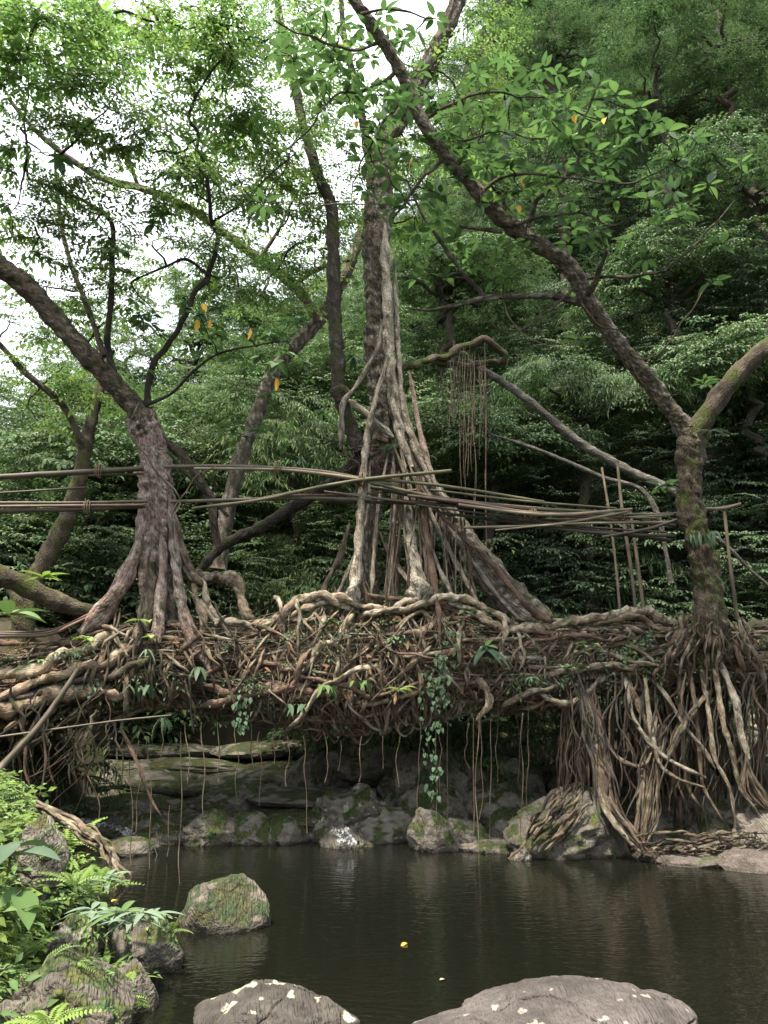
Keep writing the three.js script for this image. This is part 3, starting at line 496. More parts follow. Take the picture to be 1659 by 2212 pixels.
    put(pts, pick(['tan', 'red', 'pale']), {});
  }
  for (let i = 0; i < 620; i++) {                      // rootlets
    let x = lerp(-6, 5.6, R()), h = R() * 1.05; const n = 5, l = 0.25 + 0.7 * R(), a = R() * 6.28, pts = [], r = 0.003 + 0.005 * R(), out = 0.08 + 0.25 * R();
    for (let k = 0; k <= n; k++) { const t = k / n; pts.push({ p: face(x + Math.cos(a) * l * t + 0.06 * g(), Math.max(-0.06, h + Math.sin(a) * l * t * 0.6 - 0.12 * t * t + 0.03 * g()), out + 0.05 * g()), r: r * (1.1 - 0.6 * t) }); }
    put(pts, pick(['tan', 'red', 'pale', 'tan']), { sides: 4, step: 0.1, cap: false });
  }
  for (let i = 0; i < 40; i++) {                       // the far parapet seen between the loops of the near one
    let x = lerp(-4, 5, R()); const n = 5, l = 1 + 1.5 * R(), y = bridgeTop(x) - 0.15 + 0.25 * R(), pts = [], r = 0.012 + 0.03 * R();
    for (let k = 0; k <= n; k++) pts.push({ p: V(x + l * k / n, Math.min(bridgeTop(x + l * k / n) + 0.05, y + 0.12 * g()), -12.8 - 0.15 * R()), r: r * (0.8 + 0.4 * R()) });
    put(pts, pick(['dark', 'tan']), {});
  }
  part(bridge, 'rootlets', mergeGeometries(fine), MAT.root, 'stuff');
  // fine threads trailing under the deck to the water
  const threads = [[285, 1640, 1870, 10.2], [300, 1600, 1800, 10.6], [322, 1600, 1895, 10], [392, 1580, 1990, 9.2], [405, 1560, 1700, 11], [440, 1560, 1760, 11], [510, 1570, 1720, 11], [560, 1580, 1740, 11.1], [622, 1590, 1700, 11], [660, 1590, 1800, 10.9], [705, 1580, 1690, 11], [860, 1570, 1700, 11.1], [905, 1560, 1790, 11], [940, 1560, 1800, 11], [952, 1560, 1735, 11.05], [965, 1560, 1770, 11], [1022, 1550, 1795, 10.9], [1032, 1540, 1875, 10.2], [1040, 1540, 1770, 10.9], [1075, 1540, 1690, 11], [1126, 1540, 1890, 10.3], [1142, 1530, 1750, 11], [1120, 1540, 1690, 11.1], [545, 1560, 1660, 10.95], [776, 1590, 1690, 10.95], [826, 1590, 1660, 10.9], [1008, 1550, 1660, 11], [1062, 1550, 1830, 10.9], [735, 1600, 1665, 10.9], [590, 1580, 1650, 11], [350, 1560, 1640, 11], [470, 1560, 1690, 11], [335, 1800, 1862, 10.4], [362, 1740, 1850, 10.5]];
  for (const [px, a, b, d] of threads) {
    const n = 6, pts = [], s = R() * 20; for (let k = 0; k <= n; k++) { const t = k / n; pts.push({ p: at(px + 7 * noise3(s, t * 1.8, 0), lerp(a, b, t), d), r: 0.0045 + 0.003 * R() }); }
    part(bridge, 'hanging_root', limb(pts, { color: RC.tan, sides: 5, step: 0.12, cap: false }), MAT.root);
  }
}
// ------------------------------------------------------------------ trees
const BK = {
  fig: barkColor({ base: [0.41, 0.285, 0.235], pale: [0.6, 0.53, 0.48], dark: [0.15, 0.105, 0.085], lichen: 0.28, mossy: 0.08, s: 4.5, seed: 3 }),
  limb: barkColor({ base: [0.2, 0.15, 0.115], pale: [0.36, 0.31, 0.25], dark: [0.05, 0.038, 0.03], moss: [0.06, 0.075, 0.018], lichen: 0.12, mossy: 0.26, s: 4.5, seed: 5 }),
  white: barkColor({ base: [0.42, 0.365, 0.28], pale: [0.62, 0.57, 0.48], dark: [0.1, 0.085, 0.07], lichen: 0.34, mossy: 0.0, s: 6, seed: 6 }),
  spotted: barkColor({ base: [0.2, 0.16, 0.125], pale: [0.5, 0.48, 0.43], dark: [0.06, 0.045, 0.036], moss: [0.06, 0.075, 0.02], lichen: 0.16, mossy: 0.2, s: 5.5, seed: 9 }),
  mossy: barkColor({ base: [0.14, 0.11, 0.078], pale: [0.26, 0.23, 0.16], dark: [0.06, 0.048, 0.034], moss: [0.095, 0.115, 0.025], lichen: 0.05, mossy: 0.4, s: 2.4, seed: 12 }),
  dark: barkColor({ base: [0.075, 0.06, 0.048], pale: [0.15, 0.13, 0.11], dark: [0.025, 0.02, 0.017], lichen: 0.08, mossy: 0.2, s: 2.6, seed: 14 }),
  grey: barkColor({ base: [0.16, 0.15, 0.135], pale: [0.3, 0.29, 0.26], dark: [0.07, 0.065, 0.055], lichen: 0.2, mossy: 0.02, s: 3, seed: 15 }),
};
const knots = new Map();
const tr = (tree, name, pts, color, o = {}) => { if (/branch|trunk|limb|twig/.test(name)) { const k = knots.get(tree) ?? []; knots.set(tree, k); for (let i = 0; i < pts.length - 1; i++) for (const t of [0, 0.5]) k.push({ p: at(...[0, 1, 2].map((j) => lerp(pts[i][j], pts[i + 1][j], t))), r: pts[i][3] }); k.push({ p: at(...pts[pts.length - 1]), r: pts[pts.length - 1][3] }); } const slim = /branch|limb/.test(name) ? 0.78 : tree.name === 'dead_tree' ? 0.75 : /trunk/.test(name) ? 0.92 : 1; return part(tree, name, trace(pts.map(([x, y, d, r]) => [x, y, d, r * slim]), { sides: 12, step: 0.07, rough: 0.12, ns: 4, color: BK[color] ?? RC[color], seed: pts[0][0] * 0.13 + pts[0][1] * 0.07, taper: /root/.test(name) ? 0.55 : 0, ell: /root/.test(name) ? 0.2 : 0.08, ...o }), MAT.bark); };

// left fig
const leftFig = thing('fig_tree', 'leaning fig tree with a pale pinkish trunk rooted on the left end of the bridge', 'tree', at(335, 1350, 11.6));
tr(leftFig, 'trunk', [[338, 1400, 11.65, 46], [340, 1330, 11.6, 38], [341, 1250, 11.6, 36], [340, 1150, 11.6, 37], [337, 1060, 11.6, 36], [332, 990, 11.6, 34], [322, 940, 11.6, 33], [300, 895, 11.55, 31]], 'fig', { sides: 40, step: 0.035, flute: 0.22, rough: 0.12 });
tr(leftFig, 'branch', [[328, 960, 11.6, 30], [300, 893, 11.5, 31], [250, 835, 11.3, 29], [190, 770, 11, 29], [120, 690, 10.7, 30], [60, 622, 10.4, 30], [0, 575, 10.2, 30], [-90, 500, 9.9, 28]], 'limb', { sides: 32, step: 0.035, flute: 0.07, rough: 0.14, ns: 6 });
tr(leftFig, 'branch_stub', [[110, 690, 10.6, 10], [92, 650, 10.5, 14], [84, 632, 10.5, 9]], 'limb', { rough: 0.3 });
tr(leftFig, 'branch', [[250, 815, 11.3, 10], [232, 745, 11.3, 9], [240, 650, 11.2, 8], [242, 560, 11.1, 8], [240, 480, 11, 7], [195, 442, 11, 6], [140, 415, 11, 5], [60, 385, 10.8, 3]], 'dark');
tr(leftFig, 'branch', [[225, 770, 11.4, 9], [195, 680, 11.5, 8], [155, 575, 11.6, 7], [135, 500, 11.6, 6], [124, 420, 11.6, 6], [118, 340, 11.5, 4]], 'limb');
tr(leftFig, 'branch', [[318, 870, 11.5, 10], [328, 800, 11.4, 9], [360, 735, 11.3, 8], [415, 655, 11.1, 8], [445, 590, 11, 8], [465, 535, 10.9, 7], [458, 480, 10.8, 6], [452, 400, 10.6, 6], [425, 300, 10.4, 5], [410, 240, 10.3, 5], [440, 180, 10.2, 4], [490, 110, 10, 3]], 'dark', { wob: 0.08 });
tr(leftFig, 'branch', [[445, 590, 11, 5], [400, 560, 11, 4], [360, 575, 11, 4], [300, 600, 11, 3]], 'dark');
tr(leftFig, 'branch', [[458, 480, 10.8, 4], [520, 440, 10.7, 3], [580, 380, 10.6, 3], [640, 330, 10.5, 2]], 'dark');
tr(leftFig, 'branch', [[300, 880, 11.5, 7], [370, 850, 11.2, 4], [420, 800, 11, 4], [470, 765, 10.9, 3], [560, 745, 10.7, 2.5], [620, 735, 10.6, 2]], 'dark');
tr(leftFig, 'limb', [[345, 950, 11.7, 14], [385, 975, 11.9, 13], [430, 1035, 12.1, 12], [455, 1080, 12.2, 13], [462, 1130, 12.2, 12], [470, 1180, 12.3, 12]], 'limb');
tr(leftFig, 'limb', [[365, 985, 11.7, 7], [420, 1040, 11.6, 6], [465, 1085, 11.6, 6], [492, 1115, 11.6, 5]], 'dark');
tr(leftFig, 'prop_root', [[318, 1070, 11.5, 9], [308, 1140, 11.45, 11], [292, 1200, 11.4, 14], [262, 1262, 11.3, 17], [222, 1320, 11.2, 19], [172, 1368, 11.1, 17]], 'fig', { sides: 16, flute: 0.15 });
tr(leftFig, 'prop_root', [[326, 1200, 11.4, 8], [328, 1260, 11.3, 10], [320, 1320, 11.2, 12], [300, 1375, 11.1, 14], [270, 1430, 11, 12]], 'limb', { sides: 14, flute: 0.2 });
tr(leftFig, 'prop_root', [[366, 1070, 11.5, 8], [374, 1140, 11.4, 9], [380, 1220, 11.3, 10], [390, 1290, 11.2, 11], [408, 1360, 11.1, 11], [440, 1430, 11, 9]], 'fig', { sides: 14, flute: 0.2 });
tr(leftFig, 'prop_root', [[378, 1110, 11.5, 7], [392, 1180, 11.4, 8], [418, 1240, 11.35, 9], [440, 1265, 11.3, 9]], 'tan');
tr(leftFig, 'prop_root', [[350, 1150, 11.35, 8], [352, 1230, 11.25, 10], [345, 1310, 11.15, 13], [340, 1390, 11.05, 14]], 'fig', { flute: 0.2 });
tr(leftFig, 'limb', [[195, 1325, 11.2, 22], [120, 1298, 11.0, 26], [60, 1268, 10.8, 27], [0, 1242, 10.6, 25], [-80, 1205, 10.4, 24]], 'mossy', { sides: 20 });
{ const R = mulberry(31), g = () => R() * 2 - 1;
  for (let i = 0; i < 30; i++) { const x = 225 + 240 * R(), y = 1290 + 90 * R(), n = 5, dx = (x - 335) * (0.35 + 0.4 * R()), l = 90 + 120 * R(), r = 2 + 6 * R() * R(), pts = []; for (let k = 0; k <= n; k++) { const t = k / n; pts.push([x + dx * t + 7 * g(), y + l * t, 11.25 - 0.35 * Math.sin(Math.PI * t * 0.7) + 0.05 * g(), r * (1.15 - 0.4 * t)]); } tr(leftFig, 'prop_root', pts, R() < 0.5 ? 'dark' : 'tan', { sides: 7, step: 0.08 }); }
  // tangle under the left end, running down into the bank
  for (let i = 0; i < 90; i++) { const x = -60 + 330 * R(), y = 1470 + 130 * R(), n = 5, l = 60 + 170 * R(), a = R() < 0.5 ? -0.5 - 1.0 * R() : 0.4 * g(), r = 1 + 4 * R() * R(), pts = [], d0 = 10.6 + 0.6 * R(); for (let k = 0; k <= n; k++) { const t = k / n; pts.push([x + a * l * t + 8 * g(), y + l * t * 0.9, d0 + 0.06 * g() - 0.15 * t, r * (1.15 - 0.4 * t)]); } tr(leftFig, 'prop_root', pts, ['tan', 'red', 'dark', 'dark'][Math.floor(R() * 4)], { sides: 6, step: 0.1 }); }
}
// central fig
const midFig = thing('fig_tree', 'tall central fig tree with many pale aerial roots fanning onto the bridge', 'tree', at(820, 1300, 12));
tr(midFig, 'trunk', [[800, 1330, 12.4, 20], [800, 1200, 12.4, 18], [806, 1080, 12.4, 21], [820, 980, 12.35, 32], [824, 900, 12.3, 28], [816, 800, 12.3, 27], [812, 700, 12.3, 27], [812, 600, 12.3, 29], [815, 500, 12.3, 32], [820, 420, 12.3, 30], [835, 310, 12.2, 27], [870, 235, 12.1, 25], [925, 140, 12, 23], [965, 60, 11.9, 21], [1000, -30, 11.8, 19]], 'spotted', { sides: 40, step: 0.04, flute: 0.24 });
tr(midFig, 'branch', [[815, 420, 12.3, 18], [790, 300, 12.2, 14], [770, 190, 12.1, 12], [745, 90, 12, 10], [735, -20, 11.9, 9]], 'dark');
tr(midFig, 'trunk', [[780, 975, 12.2, 18], [755, 915, 12.15, 17], [735, 850, 12.1, 17], [727, 750, 12.1, 17], [721, 640, 12.1, 17], [719, 520, 12.1, 16], [714, 440, 12.1, 15], [690, 385, 12.1, 14], [655, 270, 12, 12], [632, 160, 11.9, 11], [608, 60, 11.8, 10], [595, -30, 11.8, 9]], 'dark', { sides: 18, flute: 0.1 });
tr(midFig, 'trunk_knot', [[716, 845, 12.05, 10], [735, 850, 12.0, 22], [752, 862, 12.05, 12]], 'limb', { rough: 0.3 });
tr(midFig, 'buttress', [[850, 880, 12.1, 14], [880, 960, 11.95, 18], [915, 1030, 11.85, 20], [960, 1100, 11.8, 21], [1005, 1170, 11.75, 28], [1060, 1245, 11.65, 34], [1115, 1300, 11.55, 34], [1180, 1350, 11.4, 22]], 'spotted', { sides: 22, flute: 0.18 });
tr(midFig, 'aerial_root', [[832, 480, 11.95, 8], [833, 560, 11.9, 11], [838, 680, 11.85, 12], [842, 780, 11.8, 12], [852, 870, 11.75, 11], [868, 950, 11.7, 10], [890, 1010, 11.65, 9]], 'white', { sides: 14 });
tr(midFig, 'aerial_root', [[852, 540, 12.0, 5], [856, 680, 11.95, 6], [862, 790, 11.9, 7], [872, 880, 11.8, 8], [900, 970, 11.7, 9], [945, 1060, 11.65, 9], [985, 1120, 11.6, 8]], 'white');
tr(midFig, 'aerial_root', [[826, 690, 11.7, 4], [818, 745, 11.6, 5], [790, 800, 11.6, 5], [765, 840, 11.6, 5], [742, 870, 11.6, 6], [738, 930, 11.6, 6], [735, 970, 11.6, 4]], 'white');
tr(midFig, 'aerial_root', [[838, 770, 11.6, 5], [815, 850, 11.5, 6], [797, 920, 11.4, 7], [786, 1010, 11.3, 8], [780, 1100, 11.2, 9], [773, 1200, 11.15, 10], [766, 1270, 11.1, 14], [762, 1305, 11.1, 20]], 'white', { sides: 14 });
tr(midFig, 'aerial_root', [[745, 860, 11.8, 6], [775, 880, 11.7, 8], [810, 910, 11.6, 8], [850, 945, 11.6, 7]], 'white');
tr(midFig, 'aerial_root', [[884, 800, 11.9, 4], [893, 850, 11.8, 4.5], [905, 920, 11.7, 6], [925, 1000, 11.6, 6], [945, 1060, 11.55, 5]], 'fig');
tr(midFig, 'aerial_root', [[872, 1060, 11.5, 10], [882, 1120, 11.4, 11], [890, 1180, 11.3, 12], [900, 1230, 11.2, 14], [905, 1270, 11.15, 24], [905, 1300, 11.1, 30]], 'white', { sides: 16 });
tr(midFig, 'aerial_root', [[900, 1040, 11.4, 6], [912, 1100, 11.3, 6], [928, 1190, 11.2, 6], [940, 1270, 11.1, 6], [948, 1330, 11.0, 5], [950, 1390, 10.95, 4]], 'red');
tr(midFig, 'aerial_root', [[895, 1030, 11.35, 4], [930, 1085, 11.3, 4], [990, 1150, 11.25, 4.5], [1060, 1215, 11.2, 5], [1110, 1275, 11.15, 5.5], [1160, 1330, 11.1, 6], [1230, 1350, 11.1, 5]], 'red');
tr(midFig, 'aerial_root', [[850, 960, 11.5, 3], [880, 1040, 11.4, 4], [905, 1120, 11.35, 4], [918, 1200, 11.3, 5], [930, 1270, 11.25, 6]], 'pale');
tr(midFig, 'aerial_root', [[755, 1130, 11.5, 5], [735, 1200, 11.4, 6], [705, 1260, 11.35, 7], [690, 1300, 11.3, 7]], 'limb');
tr(midFig, 'aerial_root', [[820, 1150, 11.6, 4], [850, 1210, 11.5, 5], [885, 1260, 11.3, 6], [900, 1290, 11.2, 7]], 'pale');
tr(midFig, 'limb', [[790, 985, 12.3, 24], [730, 1035, 12.6, 19], [650, 1085, 12.9, 18], [560, 1140, 13.1, 16], [480, 1180, 13.2, 14], [430, 1235, 13.2, 12]], 'dark', { sides: 16, rough: 0.25 });
tr(midFig, 'limb', [[855, 800, 12.2, 11], [905, 780, 12.6, 11], [950, 766, 12.9, 10], [985, 748, 13, 11], [1030, 744, 13.1, 10], [1075, 752, 13.1, 11], [1095, 770, 13.2, 9], [1065, 785, 13.3, 8], [1010, 784, 13.2, 8], [930, 782, 12.9, 9]], 'mossy', { sides: 14, rough: 0.25, wob: 0.15 });
{ const R = mulberry(81), g = () => R() * 2 - 1;
  for (let i = 0; i < 34; i++) { const x = 935 + 110 * R() + (i < 6 ? g() * 45 : 0), y0 = 735 + 60 * R(), y1 = y0 + 90 + 330 * R() * R() + (i < 5 ? 180 : 0), d = 12.9 + 0.2 * R(), n = 6, s = R() * 30, pts = []; for (let k = 0; k <= n; k++) { const t = k / n; pts.push([x + 5 * noise3(s, t * 2, 1), lerp(y0, y1, t), d, 0.5 + 0.5 * R()]); } tr(midFig, 'hanging_root', pts, 'tan', { sides: 5, step: 0.15 }); }
  tr(midFig, 'hanging_root', [[1047, 740, 12.6, 1.6], [1050, 900, 12.6, 1.8], [1049, 1050, 12.6, 1.6], [1052, 1230, 12.6, 1.2]], 'red', { sides: 5 });
  for (const b of [[[865, 970, 11.6, 8], [895, 1090, 11.45, 8], [945, 1220, 11.3, 9], [985, 1300, 11.15, 11]], [[882, 1000, 11.6, 8], [930, 1110, 11.5, 9], [990, 1225, 11.35, 10], [1040, 1315, 11.2, 12]], [[850, 985, 11.6, 6], [852, 1120, 11.45, 7], [838, 1290, 11.2, 9]], [[838, 980, 11.6, 6], [815, 1110, 11.4, 7], [802, 1290, 11.2, 10]], [[910, 1040, 11.6, 6], [985, 1160, 11.5, 7], [1070, 1280, 11.35, 8], [1120, 1335, 11.25, 9]], [[800, 1000, 11.7, 5], [790, 1130, 11.5, 6], [740, 1260, 11.3, 8], [720, 1300, 11.2, 9]]]) tr(midFig, 'aerial_root', b.map(([x, y, d, r]) => [x, y, d, r * 0.55]), 'white', { sides: 10, rough: 0.2 });
  for (let i = 0; i < 38; i++) {  // thin stems between trunk, buttress and rail
    const x = 845 + 170 * R(), y0 = 1000 + (x - 845) * 0.75 + 40 * g(), y1 = 1290 + 40 * R(), n = 5, r = 1.2 + 3 * R() * R(), dx = 30 * g() + (x - 900) * 0.15, pts = [], d = 11.2 + 0.6 * R(); for (let k = 0; k <= n; k++) { const t = k / n; pts.push([x + dx * t + 4 * g(), lerp(y0, y1, t), d - 0.1 * t, r]); } tr(midFig, 'aerial_root', pts, ['pale', 'tan', 'pale', 'white', 'red'][Math.floor(R() * 5)], { sides: 6, step: 0.1 }); }
  for (let i = 0; i < 34; i++) {  // below the rail, between central trunk and deck
    const x = 740 + 260 * R(), y0 = 1290 + 20 * R(), y1 = 1370 + 60 * R(), n = 4, r = 1.5 + 4 * R() * R(), dx = 30 * g(), pts = [], d = 11.15 + 0.4 * R(); for (let k = 0; k <= n; k++) { const t = k / n; pts.push([x + dx * t + 4 * g(), lerp(y0, y1, t), d - 0.05 * t, r]); } tr(midFig, 'aerial_root', pts, ['pale', 'tan', 'pale'][Math.floor(R() * 3)], { sides: 6, step: 0.1 }); }
  for (let i = 0; i < 50; i++) {  // matted rootlets in the crotch of the trunk
    const x = 735 + 160 * R(), y0 = 940 + 70 * R(), n = 5, r = 0.8 + 1.5 * R(), l = 30 + 70 * R(), a = R() * 6.28, pts = [], d = 11.8 + 0.3 * R(); for (let k = 0; k <= n; k++) { const t = k / n; pts.push([x + Math.cos(a) * l * t + 9 * g(), y0 + Math.abs(Math.sin(a)) * l * t + 6 * g(), d + 0.05 * g(), r]); } tr(midFig, 'rootlet', pts, ['red', 'dark', 'tan'][Math.floor(R() * 3)], { sides: 5, step: 0.1 }); }
}
// right fig
const rightFig = thing('fig_tree', 'forked fig tree at the right with a long limb reaching over the bridge', 'tree', at(1535, 1370, 11));
tr(rightFig, 'trunk', [[1545, 1430, 11.05, 44], [1535, 1350, 11, 38], [1530, 1260, 11, 33], [1512, 1180, 10.95, 31], [1493, 1110, 10.9, 29], [1489, 1040, 10.9, 29], [1494, 970, 10.85, 32], [1497, 925, 10.8, 30]], 'mossy', { sides: 36, step: 0.035, flute: 0.18, rough: 0.14, ns: 6 });
tr(rightFig, 'branch', [[1494, 950, 10.85, 28], [1462, 902, 10.8, 25], [1400, 822, 10.6, 24], [1335, 742, 10.3, 23], [1272, 652, 10, 24], [1228, 575, 9.8, 25], [1152, 522, 9.5, 24], [1085, 474, 9.3, 23], [1030, 412, 9.1, 22], [962, 332, 8.9, 21], [912, 262, 8.7, 21], [868, 160, 8.5, 19], [820, 80, 8.3, 19], [765, 0, 8.1, 19], [720, -70, 8, 18]], 'spotted', { sides: 30, step: 0.035, rough: 0.13, ns: 6 });
tr(rightFig, 'branch', [[1497, 945, 10.8, 27], [1535, 885, 10.7, 27], [1590, 812, 10.6, 28], [1660, 748, 10.5, 28], [1750, 690, 10.4, 27]], 'mossy', { sides: 20 });
tr(rightFig, 'branch', [[1255, 655, 9.95, 11], [1195, 640, 9.8, 10], [1120, 640, 9.7, 9], [1050, 644, 9.6, 9], [980, 660, 9.5, 6], [930, 670, 9.5, 4], [885, 667, 9.4, 3]], 'spotted');
tr(rightFig, 'branch', [[1050, 642, 9.6, 7], [1000, 590, 9.5, 6], [950, 520, 9.4, 5], [910, 460, 9.3, 4], [880, 390, 9.2, 3]], 'limb');
const rightBr = [
  [[1085, 500, 9.3, 6], [1020, 495, 9.2, 4], [990, 485, 9.1, 3]], [[1085, 488, 9.3, 5], [1090, 440, 9.2, 4], [1060, 400, 9.1, 3]],
  [[1262, 640, 9.9, 8], [1285, 605, 9.7, 7], [1310, 545, 9.5, 5], [1150, 480, 9.2, 4]].slice(0, 3), [[1140, 490, 9.4, 7], [1165, 430, 9.2, 6], [1220, 385, 9, 5], [1250, 340, 8.9, 4], [1262, 250, 8.8, 2.5], [1290, 180, 8.7, 2]],
  [[1262, 600, 9.9, 5], [1340, 600, 9.5, 4], [1420, 590, 9.3, 3], [1500, 530, 9.2, 2.5], [1590, 430, 9.1, 1.5]], [[1030, 430, 9.1, 6], [1080, 380, 9, 4], [1150, 375, 8.9, 3.5], [1210, 380, 8.8, 3], [1350, 400, 8.7, 2.5], [1460, 350, 8.6, 1.6]],
  [[1100, 490, 9.3, 4], [1180, 470, 9.1, 3.5], [1250, 460, 9, 3], [1330, 480, 8.9, 2], [1400, 450, 8.8, 1.5]], [[960, 340, 8.9, 5], [900, 400, 8.8, 4], [850, 470, 8.7, 3]], [[910, 260, 8.7, 5], [980, 215, 8.6, 4], [1060, 200, 8.5, 3], [1120, 210, 8.4, 2]],
  [[860, 150, 8.5, 5], [800, 190, 8.4, 4], [745, 200, 8.3, 3], [690, 240, 8.2, 2]], [[880, 190, 8.5, 4], [820, 270, 8.4, 3], [790, 330, 8.3, 2]], [[820, 90, 8.3, 4], [760, 110, 8.2, 4], [690, 90, 8.1, 3], [620, 60, 8, 2]], [[780, 30, 8.1, 4], [850, 20, 8, 3], [920, 40, 8, 2]],
  [[930, 290, 8.8, 4], [1000, 300, 8.7, 3], [1080, 290, 8.6, 2.5], [1180, 300, 8.5, 2]], [[1320, 725, 10.3, 3], [1400, 780, 10.2, 2], [1440, 740, 10.1, 2], [1530, 610, 9.9, 1.5]], [[1240, 620, 9.8, 4], [1180, 680, 9.7, 3], [1100, 720, 9.6, 2], [1040, 690, 9.5, 1.5]], [[1250, 640, 9.8, 3], [1290, 700, 9.7, 2], [1350, 720, 9.6, 1.5]],
];
for (const b of rightBr) tr(rightFig, 'twig', b, 'limb', { sides: 8, wob: 0.05 });
{ const R = mulberry(55), g = () => R() * 2 - 1;
  const W = (pts0, c = 'tan', o = {}, pts = pts0.map(([x, y, d, r]) => [x, y, d, r > 4 ? r * 0.72 : r])) => tr(rightFig, 'prop_root', pts0[0][3] > 4 ? [[pts[0][0] * 2 - pts[1][0], pts[0][1] - 40, pts[0][2] + 0.45, pts[0][3] * 0.7], ...pts] : pts, c, { sides: 10, step: 0.06, rough: 0.18, ...o });
  for (let i = 0; i < 62; i++) { const x = 1230 + 430 * R(), y0 = 1440 + 80 * R(), y1 = y0 + 130 + 220 * R(), n = 6, r = 0.9 + 1.6 * R(), dx = 80 * g(), pts = [], d = 10.5 + 0.45 * R(); for (let k = 0; k <= n; k++) { const t = k / n; pts.push([x + dx * t + 14 * g(), Math.min(1835, lerp(y0, y1, t)), d + 0.05 * g(), r * (1.1 - 0.4 * t)]); } tr(rightFig, 'prop_root', pts, ['grey', 'tan', 'red', 'grey', 'dark'][i % 5], { sides: 6, step: 0.08 }); }
  W([[1540, 1390, 10.95, 8], [1560, 1440, 10.8, 8], [1590, 1520, 10.6, 9], [1602, 1590, 10.55, 9], [1618, 1640, 10.5, 9]], 'white');
  W([[1528, 1400, 10.95, 7], [1548, 1470, 10.75, 7], [1562, 1560, 10.6, 8], [1580, 1620, 10.55, 7], [1600, 1700, 10.5, 6], [1640, 1760, 10.5, 5]], 'pale');
  W([[1508, 1420, 11, 7], [1525, 1500, 10.8, 7], [1535, 1570, 10.65, 7], [1545, 1640, 10.6, 6], [1575, 1700, 10.55, 5], [1590, 1780, 10.5, 4]], 'pale');
  W([[1486, 1430, 11, 6], [1495, 1480, 10.85, 6], [1505, 1560, 10.75, 6], [1512, 1640, 10.7, 6], [1520, 1700, 10.65, 5], [1560, 1770, 10.6, 3]], 'tan');
  W([[1464, 1440, 11, 6], [1470, 1500, 10.85, 7], [1475, 1570, 10.8, 6], [1478, 1650, 10.75, 6], [1490, 1710, 10.7, 6], [1520, 1750, 10.65, 4]], 'tan');
  W([[1355, 1485, 10.8, 6], [1365, 1540, 10.7, 6], [1385, 1580, 10.6, 7], [1430, 1630, 10.55, 6], [1480, 1660, 10.5, 6], [1525, 1680, 10.5, 6]], 'white');
  W([[1395, 1480, 10.8, 5], [1402, 1540, 10.7, 6], [1412, 1600, 10.6, 7], [1425, 1650, 10.55, 6], [1460, 1680, 10.5, 5], [1520, 1700, 10.5, 5]], 'pale');
  W([[1360, 1480, 10.9, 9], [1385, 1535, 10.8, 11], [1410, 1600, 10.75, 10], [1425, 1660, 10.7, 8]], 'tan');
  W([[1430, 1490, 10.8, 6], [1480, 1570, 10.65, 5], [1520, 1620, 10.6, 5], [1545, 1660, 10.6, 4]], 'pale');
  W([[1510, 1520, 10.7, 8], [1470, 1580, 10.65, 9], [1440, 1640, 10.65, 7]], 'tan');
  W([[1290, 1530, 10.9, 5], [1310, 1600, 10.8, 6], [1340, 1640, 10.7, 5], [1390, 1655, 10.6, 5], [1410, 1620, 10.6, 4]], 'tan');
  W([[1265, 1500, 10.9, 6], [1280, 1590, 10.8, 7], [1290, 1680, 10.65, 9], [1310, 1750, 10.5, 9], [1345, 1800, 10.4, 7], [1385, 1840, 10.35, 6], [1415, 1850, 10.3, 5]], 'pale');
  for (let i = 0; i < 34; i++) { const o = g() * 24, n = 6, r = 1.3 + 3.4 * R() * R(), pts = [], P = [[1262, 1490], [1285, 1580], [1300, 1660], [1322, 1740], [1362, 1800], [1398, 1842]]; P.forEach(([x, y], k) => pts.push([x + o * (1 - k * 0.13) + 7 * g(), y + 6 * g(), 10.85 - k * 0.1 + 0.08 * g(), r * (1.1 - 0.06 * k)])); W(pts, ['tan', 'pale', 'red', 'tan'][Math.floor(R() * 4)], { sides: 7 }); }
  for (let i = 0; i < 26; i++) { const o = g() * 22, n = 5, r = 1.2 + 3.2 * R() * R(), pts = [], P = [[1425, 1570], [1410, 1640], [1400, 1710], [1395, 1770], [1378, 1830]]; P.forEach(([x, y], k) => pts.push([x + o * (1 - Math.abs(k - 2) * 0.15) + 8 * g(), y + 6 * g(), 10.7 - k * 0.05 + 0.06 * g(), r])); W(pts, ['tan', 'pale', 'pale'][Math.floor(R() * 3)], { sides: 7 }); }
  for (let i = 0; i < 40; i++) { const t0 = R(), P = [[1612, 1630], [1618, 1670], [1640, 1705], [1680, 1730 + 40 * t0]], pts = []; P.forEach(([x, y], k) => pts.push([x + (t0 - 0.5) * 50 * Math.min(1, k * 0.5) - 20 * (1 - t0) * (k > 1), y + 10 * t0 * k + 3 * g(), 10.5 + 0.06 * g(), 1.2 + 0.8 * R()])); W(pts, ['pale', 'tan'][i % 2], { sides: 5 }); }
  for (let i = 0; i < 70; i++) { const x = 1210 + 480 * R(), y0 = 1450 + 60 * R(), y1 = 1700 + 130 * R(), n = 5, r = 2 + 6 * R() * R(), dx = 30 * g(), pts = [], d = 11.4 + 0.8 * R(); for (let k = 0; k <= n; k++) { const t = k / n; pts.push([x + dx * t + 8 * g(), lerp(y0, y1, t), d + 0.05 * g(), r * (1.1 - 0.3 * t)]); } W(pts, ['tan', 'tan', 'red'][i % 3], { sides: 7, step: 0.1 }); }
